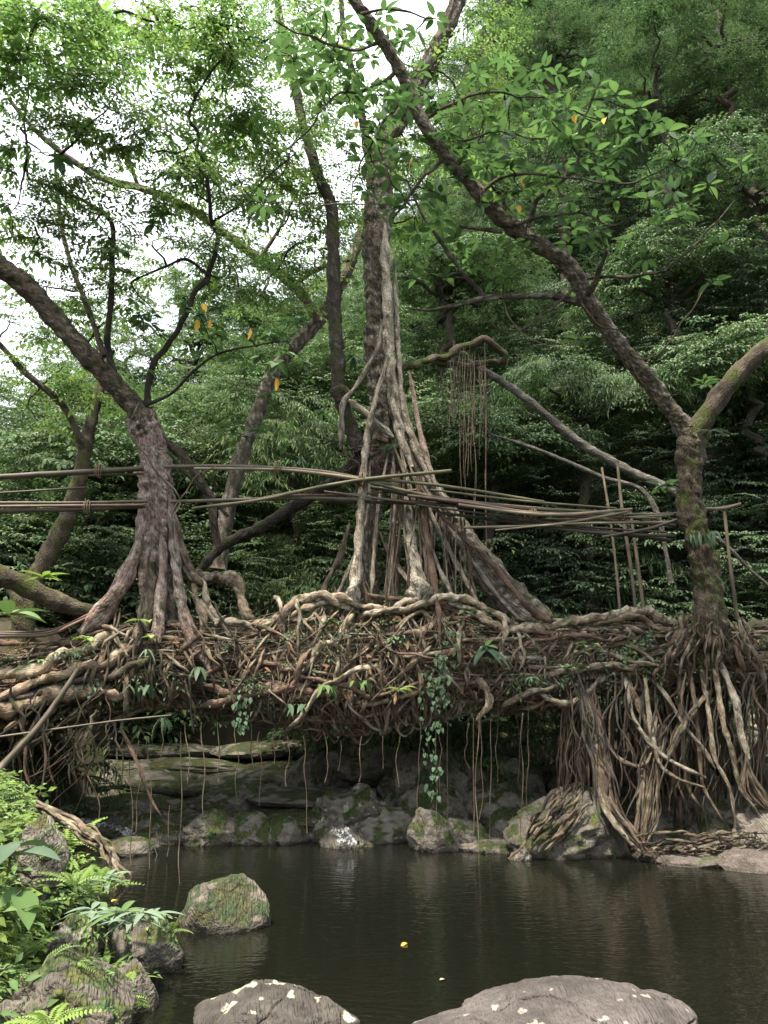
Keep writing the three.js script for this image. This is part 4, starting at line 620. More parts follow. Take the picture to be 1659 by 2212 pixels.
  for (let i = 0; i < 80; i++) { const x = 1220 + 440 * R(), y0 = 1470 + 60 * R(), y1 = y0 + 80 + 260 * R() * R(), n = 5, r = 0.9 + 3 * R() ** 3, dx = 40 * g(), pts = [], d = 10.85 + 0.6 * R(); for (let k = 0; k <= n; k++) { const t = k / n; pts.push([x + dx * t + 7 * g(), lerp(y0, y1, t), d + 0.05 * g(), r * (1.1 - 0.4 * t)]); } W(pts, ['dark', 'tan', 'red', 'dark'][Math.floor(R() * 4)], { sides: 6, step: 0.1 }); }
  for (let i = 0; i < 30; i++) { const x = 1330 + 250 * R(), y = 1800 + 45 * R(), n = 5, r = 1 + 2.6 * R(), l = 40 + 110 * R(), pts = []; for (let k = 0; k <= n; k++) { const t = k / n; pts.push([x + l * t, y + 7 * g() - 6 * t, 10.4 + 0.15 * g(), r * (1.1 - 0.5 * t)]); } W(pts, ['tan', 'dark', 'pale'][i % 3], { sides: 6 }); }
  for (let i = 0; i < 26; i++) { const x = 1215 + 70 * R(), y0 = 1500 + 40 * R(), n = 5, pts = [], l = 120 + 170 * R(), d = 10.85 + 0.15 * R(); for (let k = 0; k <= n; k++) { const t = k / n; pts.push([x + 5 * g() - 20 * t * R(), y0 + l * t, d, 0.8 + 0.6 * R()]); } W(pts, 'red', { sides: 5, step: 0.12 }); }
  for (let i = 0; i < 20; i++) { const x = 1180 + 100 * R(), y = 1700 + 60 * R(), n = 5, pts = [], l = 60 + 110 * R(); for (let k = 0; k <= n; k++) { const t = k / n; pts.push([x - l * 0.6 * t + 6 * g(), y + l * t * 0.7 + 5 * g(), 10.55 - 0.1 * t + 0.05 * g(), 1.5 + 2 * R()]); } W(pts, ['tan', 'pale', 'dark'][i % 3], { sides: 6 }); }
}
{ const R = mulberry(66), g = () => R() * 2 - 1;
  for (let i = 0; i < 60; i++) { const x = 1535 + 75 * g(), y = 1325 + 60 * R(), n = 5, dx = (x - 1535) * 0.5 + 20 * g(), l = 40 + 90 * R(), r = 1.5 + 5 * R() * R(), pts = []; for (let k = 0; k <= n; k++) { const t = k / n; pts.push([x + dx * t + 8 * g(), y + l * t + 4 * g(), 10.85 - 0.12 * Math.sin(Math.PI * t) + 0.05 * g(), r * (1.1 - 0.4 * t)]); } tr(rightFig, 'prop_root', pts, ['pale', 'red', 'tan'][i % 3], { sides: 7, step: 0.07 }); }
}
{ // of the many hanging roots the 290 stoutest stay single parts, the rest are one mass of fine roots
  const all = rightFig.children.filter((m) => m.name === 'prop_root').map((m) => { m.geometry.computeBoundingSphere(); const p = m.geometry.attributes.position; return { m, r: V(p.getX(9), p.getY(9), p.getZ(9)).distanceTo(V(p.getX(12), p.getY(12), p.getZ(12))) * m.geometry.boundingSphere.radius }; }).sort((a, b) => b.r - a.r).slice(290).map((e) => e.m);
  all.forEach((m) => rightFig.remove(m));
  if (all.length) part(rightFig, 'rootlets', mergeGeometries(all.map((m) => m.geometry)), MAT.bark, 'stuff');
}
// trees standing behind the bridge
const leanTree = thing('leaning_tree', 'lichened tree behind the bridge leaning up to meet the central fig', 'tree', at(490, 1150, 14));
tr(leanTree, 'trunk', [[470, 1230, 14, 20], [495, 1090, 14, 18], [528, 965, 14, 18], [560, 885, 14, 17], [588, 810, 14.1, 17], [640, 745, 14.2, 16], [690, 690, 14.3, 17], [738, 610, 14.3, 15], [775, 520, 14.3, 13], [800, 430, 14.3, 11]], 'spotted', { sides: 18 });
tr(leanTree, 'branch', [[690, 695, 14.2, 14], [640, 622, 14, 16], [560, 560, 13.8, 14], [470, 492, 13.6, 13], [400, 445, 13.4, 12], [300, 405, 13.2, 11], [220, 385, 13, 10], [150, 342, 12.8, 9], [80, 285, 12.6, 8], [20, 215, 12.4, 6]], 'spotted', { sides: 14 });
tr(leanTree, 'branch', [[635, 615, 14, 8], [690, 580, 14, 7], [760, 560, 14, 5]], 'limb');
tr(leanTree, 'branch', [[300, 405, 13.2, 6], [280, 350, 13, 4], [290, 280, 12.9, 3]], 'limb');
tr(leanTree, 'branch', [[560, 560, 13.8, 6], [600, 500, 13.7, 5], [640, 420, 13.6, 4], [690, 360, 13.5, 3]], 'limb');
const backTree = thing('leaning_tree', 'pale mossy tree leaning left behind the far left end of the bridge', 'tree', at(70, 1280, 13.5));
tr(backTree, 'trunk', [[55, 1300, 13.5, 24], [95, 1215, 13.5, 22], [140, 1130, 13.6, 21], [168, 1050, 13.6, 18], [182, 980, 13.7, 16], [195, 920, 13.8, 14], [215, 850, 13.9, 11], [240, 760, 14, 8]], 'mossy', { sides: 16 });
tr(backTree, 'branch', [[182, 985, 13.7, 12], [170, 945, 13.6, 11], [145, 890, 13.5, 9], [110, 850, 13.3, 9], [60, 810, 13.1, 9], [0, 745, 12.9, 8], [-60, 690, 12.7, 8]], 'limb', { sides: 12 });
tr(backTree, 'trunk', [[40, 1420, 13, 28], [50, 1330, 13, 26], [35, 1260, 13, 20]], 'mossy', { sides: 14 });
const highTree = thing('overhanging_tree', 'tall tree whose dark limb crosses the top of the sky', 'tree', at(-300, 1200, 15));
tr(highTree, 'trunk', [[-420, 1300, 14, 40], [-380, 700, 13.5, 34], [-260, 300, 13, 26], [-60, 80, 12.5, 18], [90, -40, 12, 14], [180, -10, 11.8, 11], [260, 55, 11.6, 10], [340, 84, 11.5, 9], [440, 100, 11.4, 8], [520, 150, 11.3, 6]], 'dark', { sides: 14 });
const fallen = thing('dead_tree', 'bare grey dead tree slanting down the dark hillside behind the railing', 'tree', at(1250, 960, 13.6));
tr(fallen, 'trunk', [[1010, 780, 13.8, 9], [1070, 815, 13.7, 11], [1150, 872, 13.6, 12], [1250, 955, 13.5, 13], [1350, 1012, 13.4, 13], [1430, 1050, 13.3, 14], [1510, 1085, 13.2, 14]], 'grey', { sides: 14 });
tr(fallen, 'branch', [[1050, 935, 13.6, 3], [1130, 960, 13.5, 5], [1220, 995, 13.4, 6], [1300, 1030, 13.3, 6], [1385, 1058, 13.2, 7], [1420, 1110, 13.1, 7], [1440, 1200, 13.1, 6], [1450, 1260, 13.1, 6]], 'grey');
tr(fallen, 'branch', [[1490, 1130, 12.9, 5], [1560, 1170, 12.8, 5], [1620, 1230, 12.8, 4], [1680, 1280, 12.7, 3]], 'grey');
// ------------------------------------------------------------------ bamboo handrail poles
{
  const R = mulberry(91);
  const cane = (c) => (x, y, z, n, t) => { const k = 0.8 + 0.4 * noise3(x * 3, y * 14, z * 3) + 0.12 * noise3(x * 22, y * 22, z * 22), node = Math.abs((x * 2.6 + 50) % 1 - 0.5) > 0.465 ? 0.65 : 1, mo = smooth(0.2, 0.4, fbm(x * 2, y * 4, z * 4, 3)); return mixc(c, [0.07, 0.08, 0.03], mo * 0.7).map((v) => v * k * node); };
  const C = { old: cane([0.11, 0.09, 0.065]), pale: cane([0.24, 0.195, 0.135]), green: cane([0.115, 0.11, 0.055]), dark: cane([0.06, 0.045, 0.035]), red: cane([0.17, 0.1, 0.075]) };
  const pole = (label, pts, c, group = 'bamboo poles of the handrail') => one('bamboo_pole', label, 'bamboo pole', trace(pts.map(([x, y, d, r]) => [x, y, d, r * 0.82]), { sides: 10, step: 0.12, rough: 0.07, ns: 3, color: C[c], seed: R() * 40 }), MAT.bamboo, group);
  pole('thickest dark pole of the upper rail, entering from the left edge', [[-30, 1032, 10.6, 8], [140, 1022, 10.8, 8], [310, 1012, 11, 7.5]], 'dark');
  pole('upper rail pole right of the left fig trunk, sagging to the central fig', [[355, 1008, 11.1, 5], [520, 1008, 11.1, 6], [700, 1020, 11.15, 6], [800, 1038, 11.2, 5]], 'old');
  pole('pale pole lying just under the upper rail beside the central fig', [[420, 1012, 11.05, 4], [620, 1016, 11.05, 4.5], [780, 1035, 11.1, 5], [860, 1048, 11.15, 4]], 'pale');
  pole('slim pole tucked under the thick dark upper rail pole', [[190, 1028, 10.95, 3], [310, 1023, 11.05, 3]], 'old');
  pole('short thin pole alone below the upper rail at the left edge', [[-20, 1066, 10.6, 3], [185, 1053, 10.9, 3]], 'dark');
  pole('uppermost pole of the lower rail left of the left fig trunk', [[-20, 1086, 10.6, 4], [150, 1086, 10.8, 4], [320, 1083, 11, 4]], 'old');
  pole('middle pole of the lower rail left of the left fig trunk', [[-20, 1094, 10.55, 4], [310, 1091, 10.95, 4]], 'red');
  pole('lowest and thickest pole of the lower rail left of the left fig trunk', [[-20, 1105, 10.6, 6], [160, 1100, 10.8, 6], [315, 1094, 11, 5]], 'dark');
  pole('lower rail pole leaving the left fig trunk towards the middle', [[370, 1084, 11.1, 5], [500, 1080, 11.1, 5], [660, 1076, 11.15, 5], [800, 1080, 11.2, 5]], 'old');
  pole('green pole rising from the lower rail across to the buttress with a cut end', [[415, 1098, 11.05, 4], [560, 1080, 11.05, 4.5], [700, 1050, 11.05, 5], [800, 1034, 11.05, 5], [975, 1017, 11.1, 5]], 'green');
  pole('pole slanting up from the lower rail to meet the green cut pole', [[480, 1095, 11.15, 4], [640, 1062, 11.1, 4.5], [780, 1038, 11.1, 5]], 'old');
  pole('dark pole passing low behind the white aerial root', [[690, 1082, 11.3, 5], [830, 1085, 11.3, 5], [1000, 1090, 11.3, 5]], 'dark');
  pole('long slim yellowish pole with a free end above the right rail', [[760, 1030, 11.1, 4], [960, 1050, 11.1, 4.5], [1175, 1084, 11.05, 3.5]], 'green');
  pole('greenish pole sloping from the central fig to the middle of the right rail', [[785, 1038, 11.1, 5], [930, 1072, 11.1, 5], [1100, 1095, 11.1, 5], [1300, 1106, 11.1, 4]], 'green');
  pole('dark thick pole sloping down to the right rail bundle', [[800, 1052, 11.2, 5], [960, 1083, 11.2, 6], [1150, 1108, 11.2, 6], [1280, 1112, 11.2, 5]], 'dark');
  pole('red-brown split pole within the right rail bundle', [[880, 1070, 11.05, 4], [1000, 1085, 11.05, 5], [1180, 1112, 11.05, 4.5], [1290, 1116, 11.05, 4]], 'red');
  pole('longest pole of the right rail running behind the forked trunk', [[830, 1078, 11.25, 4], [1060, 1098, 11.25, 5], [1300, 1110, 11.25, 5], [1460, 1110, 11.25, 5], [1600, 1090, 11.2, 4]], 'old');
  pole('pale upper pole of the right rail ending before the forked trunk', [[990, 1090, 11.0, 4], [1180, 1112, 11.0, 5], [1365, 1100, 11.0, 4]], 'pale');
  pole('lowest dark pole of the right rail', [[950, 1108, 11.3, 4], [1150, 1132, 11.25, 5], [1330, 1152, 11.2, 5], [1450, 1168, 11.2, 5]], 'dark');
  pole('grey pole crossing the lowest one of the right rail', [[1000, 1140, 11.1, 3.5], [1200, 1132, 11.05, 4], [1360, 1104, 11.0, 3.5]], 'pale');
  pole('thin pale stick poking left from the right rail', [[1070, 1145, 11.0, 2], [1220, 1132, 11.0, 3], [1450, 1128, 11.05, 3.5]], 'pale');
  pole('short pole propped up to the forked trunk below the right rail', [[1300, 1160, 11.05, 3], [1400, 1142, 11.05, 4], [1465, 1122, 11.0, 4]], 'old');
  pole('pole of the right rail dipping to the foot of the forked trunk', [[1150, 1100, 11.3, 4], [1320, 1125, 11.3, 4], [1460, 1135, 11.3, 4]], 'old');
  pole('bent end of a pole showing right of the forked trunk', [[1510, 1098, 11.1, 4], [1560, 1098, 11.1, 4], [1600, 1088, 11.1, 3.5]], 'pale');
  const extra = [['thin', 'old', 1040, 1096, 1420, 1120, 3], ['slim dark', 'dark', 900, 1090, 1250, 1128, 3], ['slender pale', 'pale', 1120, 1122, 1455, 1112, 3], ['reddish', 'red', 860, 1062, 1190, 1100, 3.5], ['knotty grey', 'old', 1080, 1118, 1440, 1150, 3], ['greenish', 'green', 930, 1058, 1330, 1098, 3], ['blackened', 'dark', 1180, 1140, 1460, 1158, 4], ['short pale', 'pale', 1210, 1108, 1380, 1126, 2.5], ['long brown', 'old', 700, 1062, 1120, 1104, 3.5], ['bent brown', 'red', 600, 1070, 900, 1058, 3]];
  const where = ['running along the middle of the right rail', 'lying low in the bundle right of the buttress', 'in the upper layer next to the forked trunk', 'just right of the buttress', 'underneath the right rail bundle', 'on top of the right rail bundle', 'lowest next to the forked trunk', 'lying across the right rail', 'passing from the central fig into the right rail', 'left of the central fig'];
  extra.forEach(([adj, c, x0, y0, x1, y1, r], i) => pole(adj + ' bamboo pole ' + where[i], [[x0, y0, 11.05 + 0.05 * (i % 5), r], [(x0 + x1) / 2, (y0 + y1) / 2 + 4, 11.05 + 0.05 * (i % 5), r * 1.1], [x1, y1, 11.05 + 0.05 * (i % 5), r * 0.9]], c));
  const lash = (label, px, py, d) => { const A = []; for (let k = 0; k < 4; k++) { const t = new THREE.TorusGeometry(0.085 + 0.012 * k % 0.03, 0.008, 5, 18); t.rotateY(Math.PI / 2 + 0.2 * (k - 1.5)); t.scale(1, 1, 0.9); t.translate(0.016 * (k - 1.5), 0, 0); A.push(t); } const g = mergeGeometries(A); const p = at(px, py, d); g.translate(p.x, p.y, p.z); one('lashing', label, 'lashing', g, new THREE.MeshStandardMaterial({ color: new THREE.Color().setRGB(0.16, 0.12, 0.075), roughness: 1 }), 'fibre lashings of the handrail'); };
  lash('fibre lashing where the poles cross the white aerial root', 783, 1036, 11.12); lash('fibre lashing round the upper rail near the left edge', 215, 1018, 10.9); lash('fibre lashing round the lower rail near the left edge', 190, 1096, 10.85); lash('fibre lashing on the upper rail between the two figs', 600, 1010, 11.08); lash('fibre lashing binding the right rail bundle', 1150, 1112, 11.12); lash('fibre lashing holding the rail to the upright pair', 1342, 1112, 11.1);
  const post = (label, pts, c) => one('upright_stick', label, 'stick', trace(pts.map(([x, y, d, r]) => [x, y, d, r * 0.75]), { sides: 8, step: 0.12, rough: 0.12, color: C[c], seed: R() * 40 }), MAT.bamboo, 'upright sticks of the handrail');
  post('pale slim upright stick nearest the middle of the right rail', [[1300, 1010, 11.6, 3.5], [1318, 1120, 11.6, 3.5], [1330, 1220, 11.6, 3.5], [1340, 1330, 11.6, 4]], 'pale');
  post('grey upright stick, first of the close pair behind the right rail', [[1333, 995, 11.8, 4], [1345, 1110, 11.8, 5], [1362, 1220, 11.8, 5], [1375, 1330, 11.8, 5]], 'old');
  post('grey upright stick, second of the close pair behind the right rail', [[1362, 1105, 11.9, 4], [1375, 1200, 11.9, 5], [1392, 1330, 11.9, 5]], 'old');
  post('upright stick standing right of the forked trunk', [[1565, 1105, 11.6, 5], [1575, 1200, 11.6, 5], [1592, 1335, 11.6, 6]], 'old');
  const stem = (label, pts, c) => one('slanting_stick', label, 'stick', trace(pts, { sides: 8, step: 0.1, rough: 0.1, color: C[c], seed: R() * 40 }), MAT.bamboo, 'sticks leaning at the left end');
  stem('straight grey stick slanting down from the left end of the bridge', [[170, 1445, 10.4, 5], [90, 1560, 10.2, 6], [0, 1660, 10, 7]], 'old');
  stem('thin pale stick parallel below the straight grey one', [[140, 1500, 10.4, 2.5], [60, 1590, 10.2, 2.5], [-10, 1670, 10, 2.5]], 'pale');
  stem('long thin bare stick rising from the left edge to the deck underside', [[-20, 1594, 10.1, 2], [140, 1572, 10.3, 2], [260, 1556, 10.5, 1.8], [370, 1545, 10.7, 1.5]], 'old');
  stem('lowest of three red stems tied to the left fig root', [[-20, 1376, 10.9, 4], [110, 1370, 11, 3.5], [150, 1352, 11, 3], [225, 1316, 11.1, 2.5]], 'red');
  stem('middle of three red stems tied to the left fig root', [[-20, 1370, 10.95, 3], [105, 1366, 11, 3], [160, 1342, 11.05, 2.5], [235, 1304, 11.1, 2]], 'red');
  stem('topmost of three red stems tied to the left fig root', [[-20, 1366, 11, 2.5], [120, 1358, 11.05, 2.5], [240, 1296, 11.15, 2]], 'dark');
}
// ------------------------------------------------------------------ crowns
const canopyMat = leafMat([0.145, 0.26, 0.068], { transmission: 0.55 }), canopyDark = leafMat([0.1, 0.18, 0.045], { transmission: 0.5 }), figMat = leafMat([0.08, 0.16, 0.048], { transmission: 0.4, clearcoat: 0.5, clearcoatRoughness: 0.32 }), figMats = [figMat, leafMat([0.055, 0.118, 0.04], { transmission: 0.4, clearcoat: 0.5, clearcoatRoughness: 0.3 }), leafMat([0.115, 0.22, 0.06], { transmission: 0.4, clearcoat: 0.5, clearcoatRoughness: 0.35 }), leafMat([0.14, 0.21, 0.14], { transmission: 0.3, clearcoat: 0.6, clearcoatRoughness: 0.3 })], yellowMat = leafMat([0.62, 0.36, 0.05], { transmission: 0.4 });
function nearest(tree, p) { let b = null, e = 1e9; for (const k of knots.get(tree)) { const q = k.p.distanceToSquared(p); if (q < e) { e = q; b = k; } } return b; }
function twigTo(tree, p, r0, r1, R, keep) {
  const k = nearest(tree, p), m = k.p.clone().lerp(p, 0.5); m.y += 0.12 * (R() - 0.3) * k.p.distanceTo(p); m.x += 0.15 * (R() - 0.5);
  const geo = limb([{ p: k.p, r: r0 }, { p: m, r: (r0 + r1) / 2 }, { p, r: r1 }], { sides: 6, step: 0.15, color: BK.dark, wob: 0.08, seed: R() * 30 });
  if (keep) knots.get(tree).push({ p: m, r: r0 }, { p, r: r1 });
  return geo;
}
{
  const R = mulberry(123);
  // ragged lobes of small leaves: [px, py, d, rx px, ry px, sprays, tone]
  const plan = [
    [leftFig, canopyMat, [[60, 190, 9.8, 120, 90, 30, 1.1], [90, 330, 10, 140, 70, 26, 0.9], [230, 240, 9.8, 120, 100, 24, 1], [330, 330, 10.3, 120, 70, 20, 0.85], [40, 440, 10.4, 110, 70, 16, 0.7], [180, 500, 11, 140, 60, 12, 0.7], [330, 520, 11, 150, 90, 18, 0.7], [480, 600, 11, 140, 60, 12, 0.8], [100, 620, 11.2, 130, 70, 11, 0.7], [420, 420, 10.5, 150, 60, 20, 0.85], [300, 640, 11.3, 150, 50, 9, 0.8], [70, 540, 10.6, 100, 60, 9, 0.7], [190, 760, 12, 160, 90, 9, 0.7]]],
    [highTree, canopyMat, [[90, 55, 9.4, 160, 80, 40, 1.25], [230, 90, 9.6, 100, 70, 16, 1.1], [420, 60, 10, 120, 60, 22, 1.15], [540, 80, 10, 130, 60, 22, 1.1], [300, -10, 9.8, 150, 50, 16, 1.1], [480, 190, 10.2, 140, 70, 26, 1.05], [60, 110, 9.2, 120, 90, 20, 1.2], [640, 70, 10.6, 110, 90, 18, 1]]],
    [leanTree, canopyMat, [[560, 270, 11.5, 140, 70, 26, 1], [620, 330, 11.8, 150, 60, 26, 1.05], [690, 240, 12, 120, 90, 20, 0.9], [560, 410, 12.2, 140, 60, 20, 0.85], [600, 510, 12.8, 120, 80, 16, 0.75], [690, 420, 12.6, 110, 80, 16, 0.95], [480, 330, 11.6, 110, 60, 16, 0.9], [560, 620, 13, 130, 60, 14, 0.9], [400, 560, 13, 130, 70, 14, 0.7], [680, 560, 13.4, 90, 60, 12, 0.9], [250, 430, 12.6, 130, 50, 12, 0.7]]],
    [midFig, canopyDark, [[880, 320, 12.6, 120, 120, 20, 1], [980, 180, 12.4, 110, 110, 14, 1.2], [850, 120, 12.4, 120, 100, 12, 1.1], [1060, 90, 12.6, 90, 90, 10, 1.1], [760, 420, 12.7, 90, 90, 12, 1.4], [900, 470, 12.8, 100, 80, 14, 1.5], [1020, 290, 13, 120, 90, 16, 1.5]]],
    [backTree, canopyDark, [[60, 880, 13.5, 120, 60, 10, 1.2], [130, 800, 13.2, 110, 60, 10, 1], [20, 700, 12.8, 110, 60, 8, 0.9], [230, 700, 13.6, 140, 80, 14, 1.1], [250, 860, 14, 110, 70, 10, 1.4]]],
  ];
  for (const [tree, mat, list] of plan) {
    const out = [[], [], []], twigs = [];
    list.forEach(([px, py, d, rx, ry, n, tone]) => {
      const c = at(px, py, d), k = PXM(d), r = [rx * k, ry * k, rx * k * 0.8];
      twigs.push(twigTo(tree, c, 0.022, 0.01, R, true));
      for (let i = 0; i < 4; i++) { const q = c.clone().add(V((R() - 0.5) * r[0] * 1.6, (R() - 0.5) * r[1] * 1.6, (R() - 0.5) * r[2] * 1.6)); twigs.push(twigTo(tree, q, 0.009, 0.004, R, true)); }
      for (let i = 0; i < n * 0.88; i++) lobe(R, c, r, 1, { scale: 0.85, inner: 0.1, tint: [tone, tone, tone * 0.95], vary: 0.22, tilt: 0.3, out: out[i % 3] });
    });
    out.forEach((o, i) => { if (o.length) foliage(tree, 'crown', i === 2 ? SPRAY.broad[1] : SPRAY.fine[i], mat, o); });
    part(tree, 'crown_twigs', mergeGeometries(twigs), MAT.bark, 'stuff');
  }
}
// ---- the big glossy fig leaves, in whorls at the twig ends
const bigLeaf = [0, 1, 2, 3].map((v) => { const A = bag(); leafInto(A, new THREE.Matrix4(), 1, [0.44, 0.5, 0.4, 0.47][v], { n: 7, fold: [0.12, 0.22, 0.16, 0.06][v], curl: [0.18, 0.3, 0.05, 0.4][v] }); return bagGeo(A); });
function whorlGeo(seed, n, len) { const R = mulberry(seed), A = bag(); for (let i = 0; i < n; i++) { const a = i / n * 6.28 + R(), el = -0.15 + 0.8 * R(), d = V(Math.cos(a) * Math.cos(el), Math.sin(el) - 0.2, Math.sin(a) * Math.cos(el)); leafInto(A, M4(d.clone().multiplyScalar(0.03), d, (R() - 0.5) * 0.8), len * (0.75 + 0.5 * R()), len * 0.45, { n: 5, fold: 0.15, curl: 0.1 + 0.3 * R(), tone: 0.75 + 0.5 * R() }); } return bagGeo(A); }
const whorls = [1, 2, 3].map((s) => whorlGeo(300 + s, 6, 0.18));
{
  const R = mulberry(321);
  const spots = [[1290, 190, 8.7], [1262, 150, 8.8], [1330, 205, 8.6], [1380, 235, 8.6], [1410, 265, 8.6], [1225, 235, 8.7], [1190, 260, 8.7], [1440, 285, 8.5], [1310, 260, 8.7], [1130, 240, 8.6], [1180, 215, 8.6], [1100, 205, 8.5], [1150, 300, 8.6], [1080, 290, 8.6], [1235, 300, 8.7], [1050, 330, 8.7], [1110, 345, 8.7], [1280, 330, 8.7], [1340, 320, 8.7], [1390, 300, 8.6], [1440, 345, 8.6], [1500, 300, 8.5], [1480, 365, 8.6], [1300, 385, 8.7], [1220, 370, 8.8], [1180, 400, 8.9], [1130, 410, 9], [1060, 440, 9.1], [1000, 390, 9], [950, 420, 8.9], [1250, 430, 8.9], [1330, 430, 8.8], [1400, 430, 8.7], [1470, 470, 8.7], [1560, 530, 9], [1540, 610, 9.1], [1430, 490, 8.8], [1200, 470, 9], [1280, 500, 9], [1130, 540, 9.2], [990, 520, 9.3], [1250, 735, 9.7], [1520, 830, 10], [1430, 1050, 10.6], [1530, 400, 8.8], [1600, 355, 8.8], [1100, 600, 9.4], [960, 600, 9.4],
    [860, 330, 8.4], [830, 260, 8.3], [790, 290, 8.2], [700, 240, 8.1], [760, 180, 8.2], [720, 130, 8.1], [660, 50, 8], [700, 20, 7.9], [830, 30, 8], [900, 70, 8], [940, 40, 8], [880, 230, 8.5], [920, 200, 8.6], [790, 410, 8.6], [850, 450, 8.7], [900, 500, 9], [570, 440, 8.6], [590, 20, 7.9], [960, 250, 8.6], [840, 380, 8.5], [740, 50, 7.9], [1000, 250, 8.6]];
  const twigs = []; let leaves = 0; const more = [[], [], []];
  for (const [px, py, d] of spots) {
    const p = at(px, py, d), tg = twigTo(rightFig, p, 0.011, 0.006, R, false), twig = leaves < 296 ? part(rightFig, 'twig', tg, MAT.bark) : null; if (!twig) twigs.push(tg);
    const n = 5 + Math.floor(R() * 3);
    for (let i = 0; i < n; i++) {
      const a = i / n * 6.28 + R() * 0.8, el = -0.2 + 0.75 * R(), dir = V(Math.cos(a) * Math.cos(el), Math.sin(el), Math.sin(a) * Math.cos(el)), s = 0.15 + 0.09 * R();
      if (leaves < 296) {
        const m = new THREE.Mesh(bigLeaf[Math.floor(R() * 4)], figMats[[0, 0, 1, 1, 2, 2, 3][Math.floor(R() * 7)]]); m.name = 'leaf'; const mm = M4(p.clone().addScaledVector(dir, 0.03), dir, (R() - 0.5) * 0.9, s); mm.decompose(m.position, m.quaternion, m.scale); (twig ?? rightFig).add(m); if (!twig) m.position.sub(rightFig.position); leaves++;
      } else if (!i) more[n % 3].push({ m: M4(p, V(R() - 0.5, 0.2, R() - 0.5), 0, 0.85 + 0.3 * R()), c: [1, 1, 1] });
    }
  }
  // smaller and farther whorls of the same crown
  const zones = [[1150, 330, 170, 160, 22, 9.3], [1340, 380, 200, 150, 22, 9.2], [1020, 430, 140, 130, 18, 9.4], [880, 320, 130, 140, 24, 9], [780, 130, 140, 120, 26, 8.8], [1250, 540, 240, 90, 14, 9.6], [1000, 560, 120, 80, 12, 9.8], [1120, 190, 120, 80, 14, 9], [640, 120, 80, 90, 12, 8.6]];
  for (const [cx, cy, rx, ry, n, d] of zones) for (let i = 0; i < n; i++) { const a = R() * 6.28, q = Math.sqrt(R()), p = at(cx + Math.cos(a) * rx * q, cy + Math.sin(a) * ry * q, d + 1.2 * (R() - 0.5)); if (i % 2) twigs.push(twigTo(rightFig, p, 0.009, 0.005, R, true)); const k = 0.7 + 0.6 * R(); more[i % 3].push({ m: M4(p, V(R() - 0.5, 0.3 * (R() - 0.5), R() - 0.5), 0, 0.75 + 0.45 * R()), c: [k, k, k] }); }
  more.forEach((l, i) => foliage(rightFig, 'crown', whorls[i], figMat, l));
  part(rightFig, 'crown_twigs', mergeGeometries(twigs), MAT.bark, 'stuff');
  // yellowing leaves
  for (const [px, py, d] of [[845, 58, 8.1], [775, 262, 8.2], [892, 345, 8.5], [1240, 248, 8.7], [1308, 255, 8.6], [1133, 382, 8.9], [1118, 445, 9.1]]) {
    const m = new THREE.Mesh(bigLeaf[1], yellowMat); m.name = 'yellow_leaf'; M4(at(px, py, d).sub(rightFig.position), V(R() - 0.5, -0.5 - R() * 0.6, R() - 0.5), R(), 0.15).decompose(m.position, m.quaternion, m.scale); m.userData.label = 'yellowing leaf'; rightFig.add(m);
  }
  // the same leaves on the left fig's shoots
  const lt = []; let ln = 0; const lm = [[], [], []];
  for (const [px, py, d, s] of [[430, 680, 10.4, 0.22], [400, 665, 10.5, 0.2], [300, 680, 10.8, 0.19], [595, 785, 10.3, 0.22], [560, 770, 10.4, 0.18], [620, 760, 10.4, 0.18], [565, 455, 10.2, 0.24], [130, 345, 9.8, 0.24], [330, 485, 10.5, 0.22], [350, 465, 10.4, 0.2], [300, 700, 10.9, 0.18], [465, 720, 10.5, 0.2], [500, 770, 10.6, 0.18], [580, 720, 10.6, 0.17], [660, 780, 10.8, 0.17], [640, 700, 10.8, 0.16]]) {
    const p = at(px, py, d), twig = part(leftFig, 'twig', twigTo(leftFig, p, 0.01, 0.005, R, true), MAT.bark), n = 6;
    for (let i = 0; i < n; i++) { const a = i / n * 6.28 + R(), el = -0.5 + 0.9 * R(), dir = V(Math.cos(a) * Math.cos(el), Math.sin(el), Math.sin(a) * Math.cos(el)); const m = new THREE.Mesh(bigLeaf[i % 4], figMats[[0, 1, 2, 0, 3, 1][i]]); m.name = 'leaf'; M4(p, dir, (R() - 0.5), s * (0.8 + 0.4 * R())).decompose(m.position, m.quaternion, m.scale); twig.add(m); }
  }
  for (const [px, py, d] of [[438, 655, 10.4], [452, 690, 10.4], [428, 690, 10.4], [597, 815, 10.3], [540, 710, 10.4]]) { const m = new THREE.Mesh(bigLeaf[0], yellowMat); m.name = 'yellow_leaf'; M4(at(px, py, d).sub(leftFig.position), V(R() - 0.5, -0.9, R() - 0.5), R(), 0.2).decompose(m.position, m.quaternion, m.scale); m.userData.label = 'yellowing leaf'; leftFig.add(m); }
  for (const [cx, cy, rx, ry, n, d] of [[470, 740, 160, 60, 16, 11], [380, 700, 120, 60, 10, 11.4], [600, 880, 110, 90, 16, 11.6], [500, 860, 120, 80, 12, 11.8]]) for (let i = 0; i < n; i++) { const p = at(cx + (R() * 2 - 1) * rx, cy + (R() * 2 - 1) * ry, d); if (i % 2) lt.push(twigTo(leftFig, p, 0.007, 0.003, R, true)); const k = 0.9 + 0.8 * R(); lm[i % 3].push({ m: M4(p, V(R() - 0.5, 0, R() - 0.5), 0, 0.6 + 0.35 * R()), c: [k, k, k] }); }
  lm.forEach((l, i) => foliage(leftFig, 'crown', whorls[i], figMat, l));
  part(leftFig, 'crown_twigs', mergeGeometries(lt), MAT.bark, 'stuff');
}
